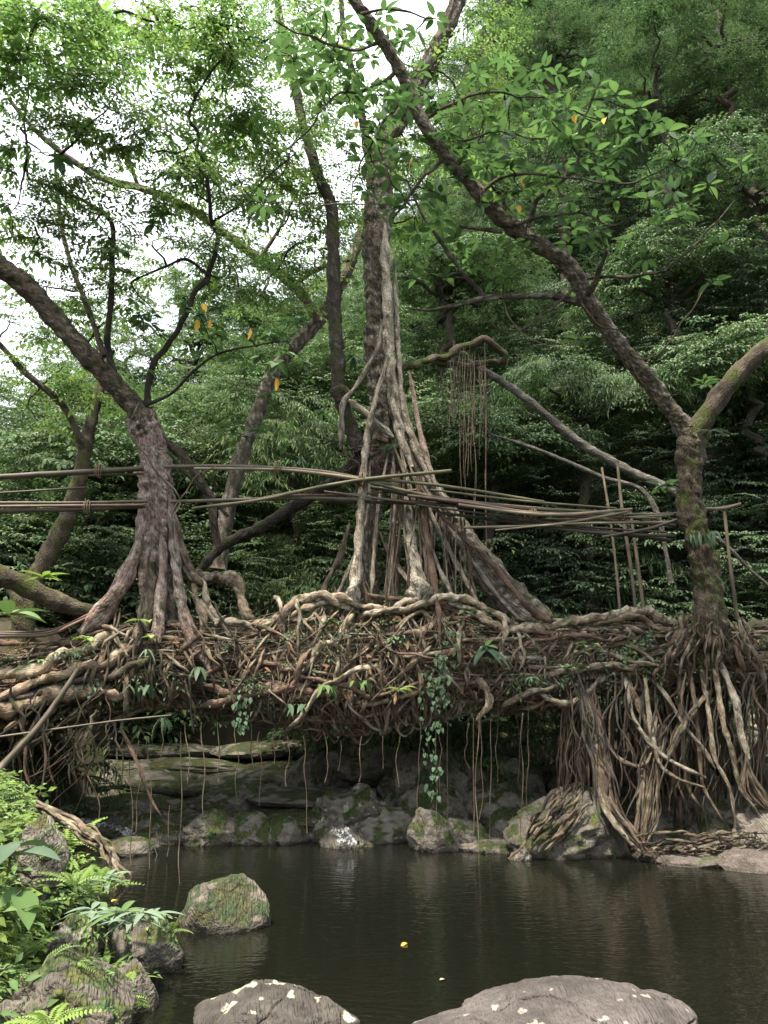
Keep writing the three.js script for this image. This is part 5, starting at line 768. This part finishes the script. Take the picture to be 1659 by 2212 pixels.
// ---- lianas crossing the central gap
{ const R = mulberry(17);
  const liana = (label, pts) => one('liana', label, 'liana', trace(pts, { sides: 6, step: 0.12, color: RC.tan, wob: 0.05 }), MAT.root, 'thin lianas strung between the trees');
  liana('thin liana strung level between the upper limbs of left and right trees', [[480, 432, 10.4, 1.5], [640, 438, 10, 1.5], [800, 438, 9.8, 1.5], [900, 430, 9.6, 1.5]]);
  liana('liana sweeping from the long right limb down past the grey trunk', [[1285, 690, 10.1, 2], [1340, 760, 10.3, 1.5], [1300, 640, 10.2, 1.3], [1420, 800, 10.2, 1.3]].slice(0, 2).concat([[1390, 830, 10.5, 1.2]]));
  liana('curved liana dipping below the mid limb of the forked tree', [[1090, 640, 9.7, 2], [1110, 700, 9.7, 1.6], [1180, 750, 9.7, 1.4], [1250, 745, 9.7, 1.3]]);
  liana('slim bent shoot arching over the left rail', [[300, 870, 11, 1.6], [280, 930, 10.9, 2], [330, 1010, 10.9, 2.4], [390, 1080, 10.9, 2], [375, 1120, 10.9, 1.5]]);
  liana('thin shoot curving off the lower rail beside the left trunk', [[372, 1160, 11, 1.6], [380, 1100, 10.95, 1.8], [420, 1035, 10.95, 1.8], [470, 1005, 10.95, 1.4]]);
}
// ------------------------------------------------------------------ forest shading the banks outside and below the view
{
  const R = mulberry(808), out = [[], []], low = [[], [], []];
  for (let i = 0; i < 190; i++) { const s = i % 2 ? 1 : -1, d = lerp(-16, 13, R()), x = s * (7.5 + Math.max(0, d) * 0.3 + 6 * R()), y = (s > 0 ? 1 : 1.5) + 10 * R() * R() + 1.5 * R(); if (Math.abs(x) < 0.56 * Math.max(0, d) + 4) continue; lobe(R, V(x, y, -d), [1.6, 1.3, 1.6], 9, { scale: 2.4, out: out[i % 2] }); }
  out.forEach((l, k) => { const m = stuff('bank_foliage', 'leafy forest edge lining the river banks', 'foliage', SPRAY.broad[k], hillMat.mid, l); m.name = numbered('bank_foliage'); });
  // dark undergrowth on the far bank, below and behind the deck
  for (let i = 0; i < 95; i++) { const x = lerp(-1.2, 4.4, R()), d = 14.6 + 2.2 * R(); lobe(R, V(x, groundHeight(x, d) + 0.15 + 0.5 * R(), -d), [0.7, 0.5, 0.6], 9, { scale: 0.8, out: low[i % 3] }); }
  for (let i = 0; i < 14; i++) { const x = lerp(-7, -4.6, R()), d = 11.3 + 1.4 * R(); lobe(R, V(x, 0.5 + 1.4 * R(), -d), [0.6, 0.5, 0.4], 7, { scale: 0.7, out: low[i % 3] }); }
  for (let i = 0; i < 40; i++) { const x = lerp(-8, 8, R()), d = 16.2 + 1.6 * R(); lobe(R, V(x, groundHeight(x, d) + 0.4 + 0.8 * R(), -d), [0.9, 0.6, 0.6], 12, { scale: 0.9, out: low[i % 3] }); }
  for (let i = 0; i < 26; i++) { const x = lerp(0.9, 3.4, R()), d = 12.7 + 0.9 * R(); lobe(R, V(x, 0.9 + 0.8 * R(), -d), [0.45, 0.35, 0.3], 7, { scale: 0.55, out: low[i % 3] }); }
  for (let i = 0; i < 46; i++) { const x = lerp(-1.6, 5.5, R()), d = 13.3 + 1.5 * R(); lobe(R, V(x, 1.5 + 1.3 * R(), -d), [0.7, 0.5, 0.5], 11, { scale: 0.75, out: low[i % 3] }); }
  low.forEach((l, k) => { const m = stuff('undergrowth', 'dark leafy undergrowth on the shaded far bank below the bridge', 'undergrowth', k ? SPRAY.broad[k] : SPRAY.lance[0], hillMat.mid, l); m.name = numbered('undergrowth'); });
}
// ------------------------------------------------------------------ ferns and plants
const fernMat = leafMat([0.13, 0.22, 0.045], { transmission: 0.4 }), paleMat = leafMat([0.13, 0.2, 0.13], { transmission: 0.3, clearcoat: 0.3 }), herbMat = leafMat([0.085, 0.16, 0.045], { transmission: 0.35, clearcoat: 0.25 }), deepMat = leafMat([0.045, 0.09, 0.045], { transmission: 0.25, clearcoat: 0.4 }), limeMat = leafMat([0.19, 0.3, 0.06], { transmission: 0.45 });
function frondGeo(seed, pairs = 14) { const R = mulberry(seed), A = bag(), bend = 0.35 + 0.3 * R(); let prev = V(0, 0, 0);
  for (let i = 1; i <= pairs; i++) { const t = i / pairs, p = V(t, 0.12 * Math.sin(t * 2) - bend * t * t, 0.03 * noise3(t * 2, seed, 0)); stick(A, prev, p, 0.008, [0.7, 0.6, 0.4]); prev = p; const l = 0.24 * Math.sin(Math.PI * (0.12 + 0.86 * t)) ** 0.8 + 0.02; for (const s of [-1, 1]) leafInto(A, M4(p, V(0.35, -0.15, s), 0), l * (0.85 + 0.3 * R()), 0.075, { n: 2, fold: 0.1, curl: 0.2, tone: 0.8 + 0.4 * R() }); }
  return bagGeo(A); }
const fronds = [1, 2, 3].map((s) => frondGeo(500 + s));
function fern(label, p, n, len, mat, seed, group, lean = V(0, 0, 0)) {
  const R = mulberry(seed), o = thing('fern', label, 'fern', p, group);
  for (let i = 0; i < n; i++) { const a = i / n * 6.28 + R(), el = 0.3 + 0.6 * R(), d = V(Math.cos(a) * Math.cos(el), Math.sin(el), Math.sin(a) * Math.cos(el)).add(lean); const m = new THREE.Mesh(fronds[i % 3], mat); m.name = 'frond'; M4(V(0, 0, 0), d, (R() - 0.5) * 0.4, 0.8 * len * (0.6 + 0.6 * R())).decompose(m.position, m.quaternion, m.scale); o.add(m); }
  return o;
}
const blade = [0.2, 0.32, 0.55].map((w, k) => { const A = bag(); leafInto(A, new THREE.Matrix4(), 1, w, { n: 6, fold: 0.18, curl: [0.35, 0.3, 0.25][k] }); return bagGeo(A); });
function rosette(name, label, category, p, n, len, shape, mat, seed, { up = 0.5, stem = 0, lean = V(0, 0, 0), group, spread = 0.05 } = {}) {
  const R = mulberry(seed), o = thing(name, label, category, p, group);
  if (stem) { const g = limb([{ p: V(0, -0.02, 0), r: 0.008 }, { p: V(0.01, stem * 0.5, 0.01), r: 0.007 }, { p: V(0, stem, 0.02), r: 0.005 }], { sides: 6, step: 0.05, color: RC.tan }); const m = new THREE.Mesh(g, MAT.root); m.name = 'stem'; o.add(m); }
  for (let i = 0; i < n; i++) { const a = i * 2.4 + R() * 0.6, el = up * (0.2 + R()) - 0.15, d = V(Math.cos(a) * Math.cos(el), Math.sin(el), Math.sin(a) * Math.cos(el)).add(lean); const m = new THREE.Mesh(blade[shape], mat); m.name = 'leaf'; M4(V((R() - 0.5) * spread, stem * (0.45 + 0.55 * (i + 1) / n), (R() - 0.5) * spread), d, (R() - 0.5) * 0.5, len * (0.7 + 0.5 * R())).decompose(m.position, m.quaternion, m.scale); o.add(m); }
  return o;
}
const FW = V(0, -0.1, 0.6);
// plants rooted in the bridge
rosette('bridge_plant', 'dark broad-leaved plant hanging on the bridge face below the right rail', 'plant', at(1050, 1415, 10.85), 11, 0.36, 1, deepMat, 1, { up: 0.2, stem: 0.12, lean: V(0, -0.55, 0.6), spread: 0.14 });
rosette('bridge_plant', 'pale upright shoot above the dark broad-leaved plant', 'plant', at(1050, 1398, 10.82), 4, 0.22, 2, herbMat, 2, { up: 0.7, lean: FW });
rosette('bridge_plant', 'bright green heart-leaved plant on the right half of the bridge', 'plant', at(1262, 1425, 10.8), 11, 0.17, 2, herbMat, 3, { up: 0.5, stem: 0.22, lean: FW, spread: 0.3 });
rosette('bridge_plant', 'second clump of heart-shaped leaves lower beside the bright one', 'plant', at(1238, 1452, 10.8), 10, 0.16, 2, herbMat, 4, { up: 0.4, stem: 0.1, lean: FW, spread: 0.32 });
rosette('bridge_plant', 'small grass-green rosette clinging below the rail arch', 'plant', at(716, 1340, 10.95), 9, 0.17, 1, herbMat, 5, { up: 0.6, lean: FW });
rosette('bridge_plant', 'flat lime-green seedling near the left fig roots', 'plant', at(320, 1385, 10.85), 4, 0.16, 2, limeMat, 6, { up: 0.2, stem: 0.08 });
rosette('bridge_plant', 'narrow pale leaves drooping under the lime seedling', 'plant', at(318, 1402, 10.82), 6, 0.2, 0, paleMat, 7, { up: 0.1, lean: V(0, -0.7, 0.5) });
rosette('bridge_plant', 'yellow-green vine leaves at the foot of the left fig', 'plant', at(185, 1385, 10.8), 7, 0.17, 2, limeMat, 8, { up: 0.2, stem: 0.06, spread: 0.4 });
rosette('bridge_plant', 'lime leaves beside the pale stones of the left fig', 'plant', at(310, 1340, 10.9), 4, 0.2, 2, limeMat, 9, { up: 0.1, spread: 0.2 });
rosette('bridge_plant', 'pair of long pointed leaves hanging on the left bridge root', 'plant', at(430, 1440, 10.85), 5, 0.26, 1, deepMat, 10, { up: 0.1, lean: V(0, -0.9, 0.4) });
rosette('bridge_plant', 'small plant with striped pointed leaves at the left deck edge', 'plant', at(85, 1425, 10.7), 5, 0.16, 1, herbMat, 11, { up: 0.3, lean: FW });
rosette('bridge_plant', 'drooping lance-leaved clump in the middle of the bridge face', 'plant', at(705, 1480, 10.75), 12, 0.2, 1, herbMat, 12, { up: 0.1, lean: V(0, -0.7, 0.5), spread: 0.35 });
rosette('bridge_plant', 'lance-leaved clump right of the middle of the bridge face', 'plant', at(790, 1470, 10.78), 9, 0.18, 1, herbMat, 13, { up: 0.1, lean: V(0, -0.6, 0.5), spread: 0.35 });
rosette('bridge_plant', 'pointed leaves on the low face left of the middle', 'plant', at(640, 1520, 10.8), 10, 0.2, 1, deepMat, 14, { up: 0.1, lean: V(0, -0.7, 0.5), spread: 0.35 });
rosette('bridge_plant', 'dark leaf tuft under the left end of the deck', 'plant', at(305, 1480, 10.8), 12, 0.2, 1, deepMat, 15, { up: 0.1, lean: V(0, -0.6, 0.5), spread: 0.35 });
rosette('bridge_plant', 'ivy-like leaves wrapping the rail end beside the buttress', 'plant', at(1015, 1320, 11.0), 10, 0.14, 2, herbMat, 16, { up: 0.3, lean: V(0, -0.2, 0.5), spread: 0.3 });
rosette('bridge_plant', 'tiny leaves on the face right of the heart-leaved plants', 'plant', at(1120, 1455, 10.8), 8, 0.12, 1, deepMat, 17, { up: 0.3, lean: FW, spread: 0.25 });
rosette('bridge_plant', 'bluish feathery tuft below the bridge face near the right legs', 'plant', at(1150, 1462, 10.75), 10, 0.12, 0, paleMat, 18, { up: 0.2, lean: V(0, -0.4, 0.5), spread: 0.1 });
fern('bright lime fern in the lower middle of the bridge face', at(862, 1490, 10.75), 6, 0.28, limeMat, 61, undefined, V(0.2, -0.3, 0.5));
fern('single dark fern frond hanging below the left deck', at(352, 1545, 10.7), 2, 0.34, deepMat, 62, undefined, V(0, -1.6, 0.2));
fern('dark fern clump on the crotch of the central fig', at(835, 975, 11.6), 9, 0.35, deepMat, 63, undefined, V(0, -0.3, 0.4));
rosette('epiphyte', 'shaggy green tuft hanging from the forked trunk below the rail', 'plant', at(1520, 1150, 10.6), 26, 0.2, 0, deepMat, 64, { up: 0.1, lean: V(0, -1.6, 0.25), spread: 0.32 });
fern('small fern in the fork of the right tree', at(1535, 930, 10.4), 7, 0.26, deepMat, 65, undefined, V(0, -0.6, 0.4));
rosette('epiphyte', 'pale leafy epiphyte on the left side of the forked trunk', 'plant', at(1440, 1060, 10.5), 9, 0.2, 1, paleMat, 66, { up: 0.4, stem: 0.1, lean: FW });
rosette('epiphyte', 'fig seedling perched on the limb above the fork', 'plant', at(1520, 835, 10.3), 9, 0.24, 1, herbMat, 67, { up: 0.6, stem: 0.1, lean: V(0, 0, 0.2) });
rosette('epiphyte', 'bright long-leaved epiphyte on the mossy left limb', 'plant', at(95, 1250, 10.4), 9, 0.34, 1, limeMat, 68, { up: 0.6 });
rosette('epiphyte', 'big banana-like leaves rising at the left edge behind the limb', 'plant', at(20, 1330, 12), 8, 0.7, 1, herbMat, 69, { up: 0.6 });
rosette('epiphyte', 'dark fern-like tuft on the trunk beside the central fig', 'plant', at(765, 770, 11.9), 10, 0.3, 0, deepMat, 70, { up: 0.1, lean: V(-0.2, -0.3, 0.3) });
{ // a creeper with small dark leaves trailing from the bridge face
  const creeper = (label, px, y0, y1, d, seed, n, width) => { const R = mulberry(seed), o = thing('creeper', label, 'creeper', at(px, y1, d)), A = bag();
    part(o, 'stem', trace([0, 1, 2, 3, 4, 5].map((k) => [px + 12 * noise3(k * 0.7, seed, 0), lerp(y0, y1, k / 5), d, 1]), { sides: 5, color: RC.dark }), MAT.root);
    for (let i = 0; i < n; i++) { const t = R(), p = at(px + 12 * noise3(t * 3.5, seed, 0) + (R() - 0.5) * width * (1 - 0.6 * t), lerp(y0, y1, t), d - 0.03); leafInto(A, M4(p.sub(o.position), V((R() - 0.5) * 1.4, -0.9, 0.5 * R() + 0.2), (R() - 0.5)), 0.055 + 0.045 * R(), 0.06, { n: 3, curl: 0.2, tone: 0.7 + 0.7 * R() }); }
    const m = new THREE.Mesh(bagGeo(A), deepMat); m.name = 'leaves'; m.userData.kind = 'stuff'; o.add(m); };
  creeper('long creeper of small dark leaves hanging below the bridge centre', 935, 1440, 1720, 10.85, 3, 80, 60);
  creeper('short leafy creeper beside the long dark one', 965, 1360, 1520, 10.75, 5, 60, 60);
  creeper('creeper trailing off the left underside of the deck', 520, 1500, 1580, 10.8, 7, 40, 60);
}
{ // small leaves scattered in the weave
  const R = mulberry(404), L = [[], []];
  for (let i = 0; i < 200; i++) { const x = lerp(-5.8, 5.4, R()), h = R() * 0.9, k = 0.7 + 0.8 * R(); if (fbm(x * 1.3, h * 3, 7, 3) < -0.02) continue; L[i % 2].push({ m: M4(face(x, h, 0.15 + 0.15 * R()), V(R() - 0.5, -0.3 * R(), 0.7), R(), 0.6 + 0.7 * R()), c: [k, k, k] }); }
  L.forEach((l, i) => { const m = foliage(bridge, 'sprouting_leaves', SPRAY.small[i], i ? deepMat : leafMat([0.06, 0.11, 0.04]), l); });
}
// ---- left bank: fern slope
{
  const R = mulberry(606), L = [[], [], []], S = [[], []], grp = 'ferns covering the left bank';
  const bank = (x, d) => V(x, groundHeight(x, d), -d);
  let n = 0;
  for (let i = 0; i < 2600; i++) {
    const d = lerp(4.2, 10.2, R()), e = 1.7 * R() * R() + 0.02, x = leftEdge(d) - e, p = bank(x, d); if (p.y < 0.12) continue; p.y += 0.02;
    const k = 0.75 + 0.55 * R();
    if (i % 2) { for (let j = 0; j < 4; j++) { const a = R() * 6.28; L[j % 3].push({ m: M4(p, V(Math.cos(a) + 0.5, 0.5 * R(), Math.sin(a) + 0.3), (R() - 0.5) * 0.6, 0.1 + 0.13 * R()), c: [k, k, k * (0.7 + 0.5 * R())] }); } }
    else S[(i >> 1) % 2].push({ m: M4(p, V(R() - 0.3, 0.4 * R(), R() - 0.3), R() - 0.5, 0.7 + 0.8 * R()), c: [k, k, k] });
  }
  for (const b of bankRocks) { const p = b.geometry.attributes.position, nn = b.geometry.attributes.normal; for (let i = 0; i < 60; i++) { const v = Math.floor(R() * p.count); if (nn.getY(v) < 0.25 || fbm(p.getX(v) * 2, p.getY(v) * 2, p.getZ(v) * 2 + 3, 3) < 0.0) continue; const q = V(p.getX(v), p.getY(v), p.getZ(v)).add(b.position), k = 0.7 + 0.5 * R(); const fr = R() < 0.5; (fr ? L[i % 3] : S[i % 2]).push({ m: M4(q, V(R() - 0.5, 0.3 * R(), R() - 0.2), R() - 0.5, fr ? 0.1 + 0.1 * R() : 0.4 + 0.4 * R()), c: [k, k, k] }); } }
  L.forEach((l, i) => { stuff('ground_ferns', 'mat of small bright ferns over the left bank', 'ground cover', fronds[i], fernMat, l).name = numbered('ground_ferns'); });
  S.forEach((l, i) => { stuff('ground_herbs', 'low leafy herbs between the left bank ferns', 'ground cover', SPRAY.small[i], i ? herbMat : fernMat, l).name = numbered('ground_herbs'); });
  const on = (px, py, d) => { const p = at(px, py, d); p.y = Math.max(groundHeight(p.x, d), p.y - 0.1); return p; };
  fern('lime fern spilling over the bottom edge of the left bank', on(110, 2175, 4.7), 9, 0.3, limeMat, 1, grp);
  fern('lime fern beside the dark stone at the water edge', on(265, 2120, 5.3), 8, 0.26, limeMat, 2, grp);
  fern('fern clump high on the bank below the bare grey rock', on(165, 1885, 6.4), 10, 0.36, fernMat, 3, grp);
  fern('broad fern clump at the left edge halfway up the bank', on(40, 1950, 5.6), 11, 0.36, fernMat, 4, grp);
  fern('fern clump between the pale pitted stone and the left edge', on(60, 2030, 5.4), 10, 0.3, fernMat, 5, grp);
  fern('dense fern on the shoulder of the bank above the pool', on(215, 1905, 6.7), 10, 0.34, fernMat, 6, grp);
  fern('fern at the top of the bank near the twisted root', on(150, 1800, 7.6), 10, 0.4, limeMat, 7, grp);
  fern('fern on the crest of the bank at the left edge', on(20, 1770, 7.2), 10, 0.36, fernMat, 8, grp);
  rosette('bank_plant', 'big dark ribbed leaves on the bank at the left edge', 'plant', on(20, 1850, 5.4), 4, 0.34, 2, deepMat, 21, { up: 0.6, stem: 0.16 });
  rosette('bank_plant', 'light green drooping leaf below the dark ribbed leaves', 'plant', on(45, 1900, 5.3), 3, 0.26, 2, herbMat, 22, { up: 0.1, stem: 0.06, lean: V(0, -0.5, 0.6) });
  rosette('bank_plant', 'pale bluish plant with eight spreading leaves over the pool', 'plant', at(322, 1990, 6.15), 9, 0.22, 0, paleMat, 23, { up: 0.5, stem: 0.05 });
  rosette('bank_plant', 'pale bluish leaf tuft on the shoulder of the bank', 'plant', on(225, 1890, 6.6), 11, 0.24, 0, paleMat, 24, { up: 0.7, stem: 0.06 });
  for (let i = 0; i < 9; i++) rosette('bank_plant', ['leftmost pale narrow-leaved plant in the band above the mossy boulder', 'second pale narrow-leaved plant from the left above the mossy boulder', 'third pale narrow-leaved plant from the left above the mossy boulder', 'greener narrow-leaved plant fourth from the left above the mossy boulder', 'pale plant in the middle of the band above the mossy boulder', 'sixth pale narrow-leaved plant from the left above the mossy boulder', 'greener plant third from the right end above the mossy boulder', 'pale plant second from the right end above the mossy boulder', 'rightmost pale plant of the band, leaning over the mossy boulder'][i], 'plant', on(175 + 16 * i, 1955 + 14 * Math.sin(i * 2), 6.2 - 0.05 * i), 9, 0.22, 0, i % 3 ? paleMat : herbMat, 30 + i, { up: 0.5, stem: 0.04, group: 'pale plants above the mossy boulder' });
  for (let i = 0; i < 6; i++) rosette('bank_plant', ['first', 'second', 'third', 'fourth', 'fifth', 'last'][i] + ' grassy tuft from the left on the bank edge below the pale plants', 'plant', on(205 + 12 * i, 2050 + 18 * i % 50, 5.9 - 0.05 * i), 12, 0.2, 0, fernMat, 50 + i, { up: 0.7, group: 'grassy tufts at the bank edge' });
  // twisted root running down the bank's crest
  const tw = thing('twisted_root', 'knotted pale root twisting down the crest of the left bank', 'root', at(240, 1880, 7.4));
  for (let i = 0; i < 13; i++) part(tw, 'strand', trace([[80, 1740, 7.6], [140, 1772, 7.4], [190, 1808, 7.2], [228, 1830, 7.1], [250, 1862, 7.0], [260, 1900, 6.95], [246, 1940, 6.95]].map(([x, y, d], k) => [x + 17 * noise3(i * 3, k, 0), y + 13 * noise3(i * 3, k, 5), d + 0.06 * noise3(i, k, 9), 1.8 + 3.4 * R()]), { sides: 8, step: 0.03, rough: 0.45, ns: 14, wob: 0.05, color: RC[i % 2 ? 'pale' : 'tan'], seed: i * 5 }), MAT.root);
}
// ---- floating and fallen leaves
{ const R = mulberry(707);
  const drop = (label, p, s, c = yellowMat) => { const m = new THREE.Mesh(bigLeaf[1], c); m.name = numbered('fallen_leaf'); M4(p, V(R() - 0.5, 0.05, R() - 0.5), 0, s).decompose(m.position, m.quaternion, m.scale); m.userData = { label, category: 'leaf', group: 'fallen leaves' }; scene.add(m); };
  const w = (px, py) => { const p = at(px, py, 1), t = (EYE - 0.004) / (EYE - p.y); return V(p.x * t, 0.006, -t); };
  drop('orange leaf floating alone in the middle of the pool', w(880, 2038), 0.09);
  drop('thin pale leaf floating left of the big foreground boulder', w(950, 2118), 0.06, new THREE.MeshStandardMaterial({ color: new THREE.Color().setRGB(0.4, 0.33, 0.2), roughness: 0.8, side: THREE.DoubleSide }));
  drop('fallen leaf lying on the wet ledge at the right shore', w(1545, 1862).add(V(0, 0.18, 0)), 0.1);
  drop('orange leaf on the bank beside the twisted root', at(222, 1830, 7.2), 0.1);
  drop('yellow leaf on the mossy boulder under the pale plants', at(240, 1948, 6.0), 0.06);
}

// ---- dead leaves caught in the weave and on the rocks
{ const R = mulberry(515), A = bag(); for (let i = 0; i < 5; i++) leafInto(A, M4(V((R() - 0.5) * 0.25, 0.01, (R() - 0.5) * 0.25), V(R() - 0.5, 0.3 * (R() - 0.5), R() - 0.5), R() * 2), 0.07 + 0.05 * R(), 0.04, { n: 3, curl: 0.6 * R(), tone: 0.6 + 0.8 * R() });
  const litterGeo = bagGeo(A), L = [];
  for (let i = 0; i < 260; i++) { const x = lerp(-5.8, 5.4, R()), k = 0.6 + 0.8 * R(); L.push({ m: M4(face(x, 0.1 + 0.85 * R(), 0.06 + 0.2 * R()), V(R() - 0.5, 0.2, R() - 0.5), R() * 2, 0.7 + 0.6 * R()), c: [k, k, k] }); }
  foliage(bridge, 'dead_leaves', litterGeo, leafMat([0.2, 0.125, 0.065], { transmission: 0.2 }), L);
}
scene.traverse((o) => { if (o.isMesh) { o.castShadow = true; o.receiveShadow = true; } });
renderer.render(scene, camera);
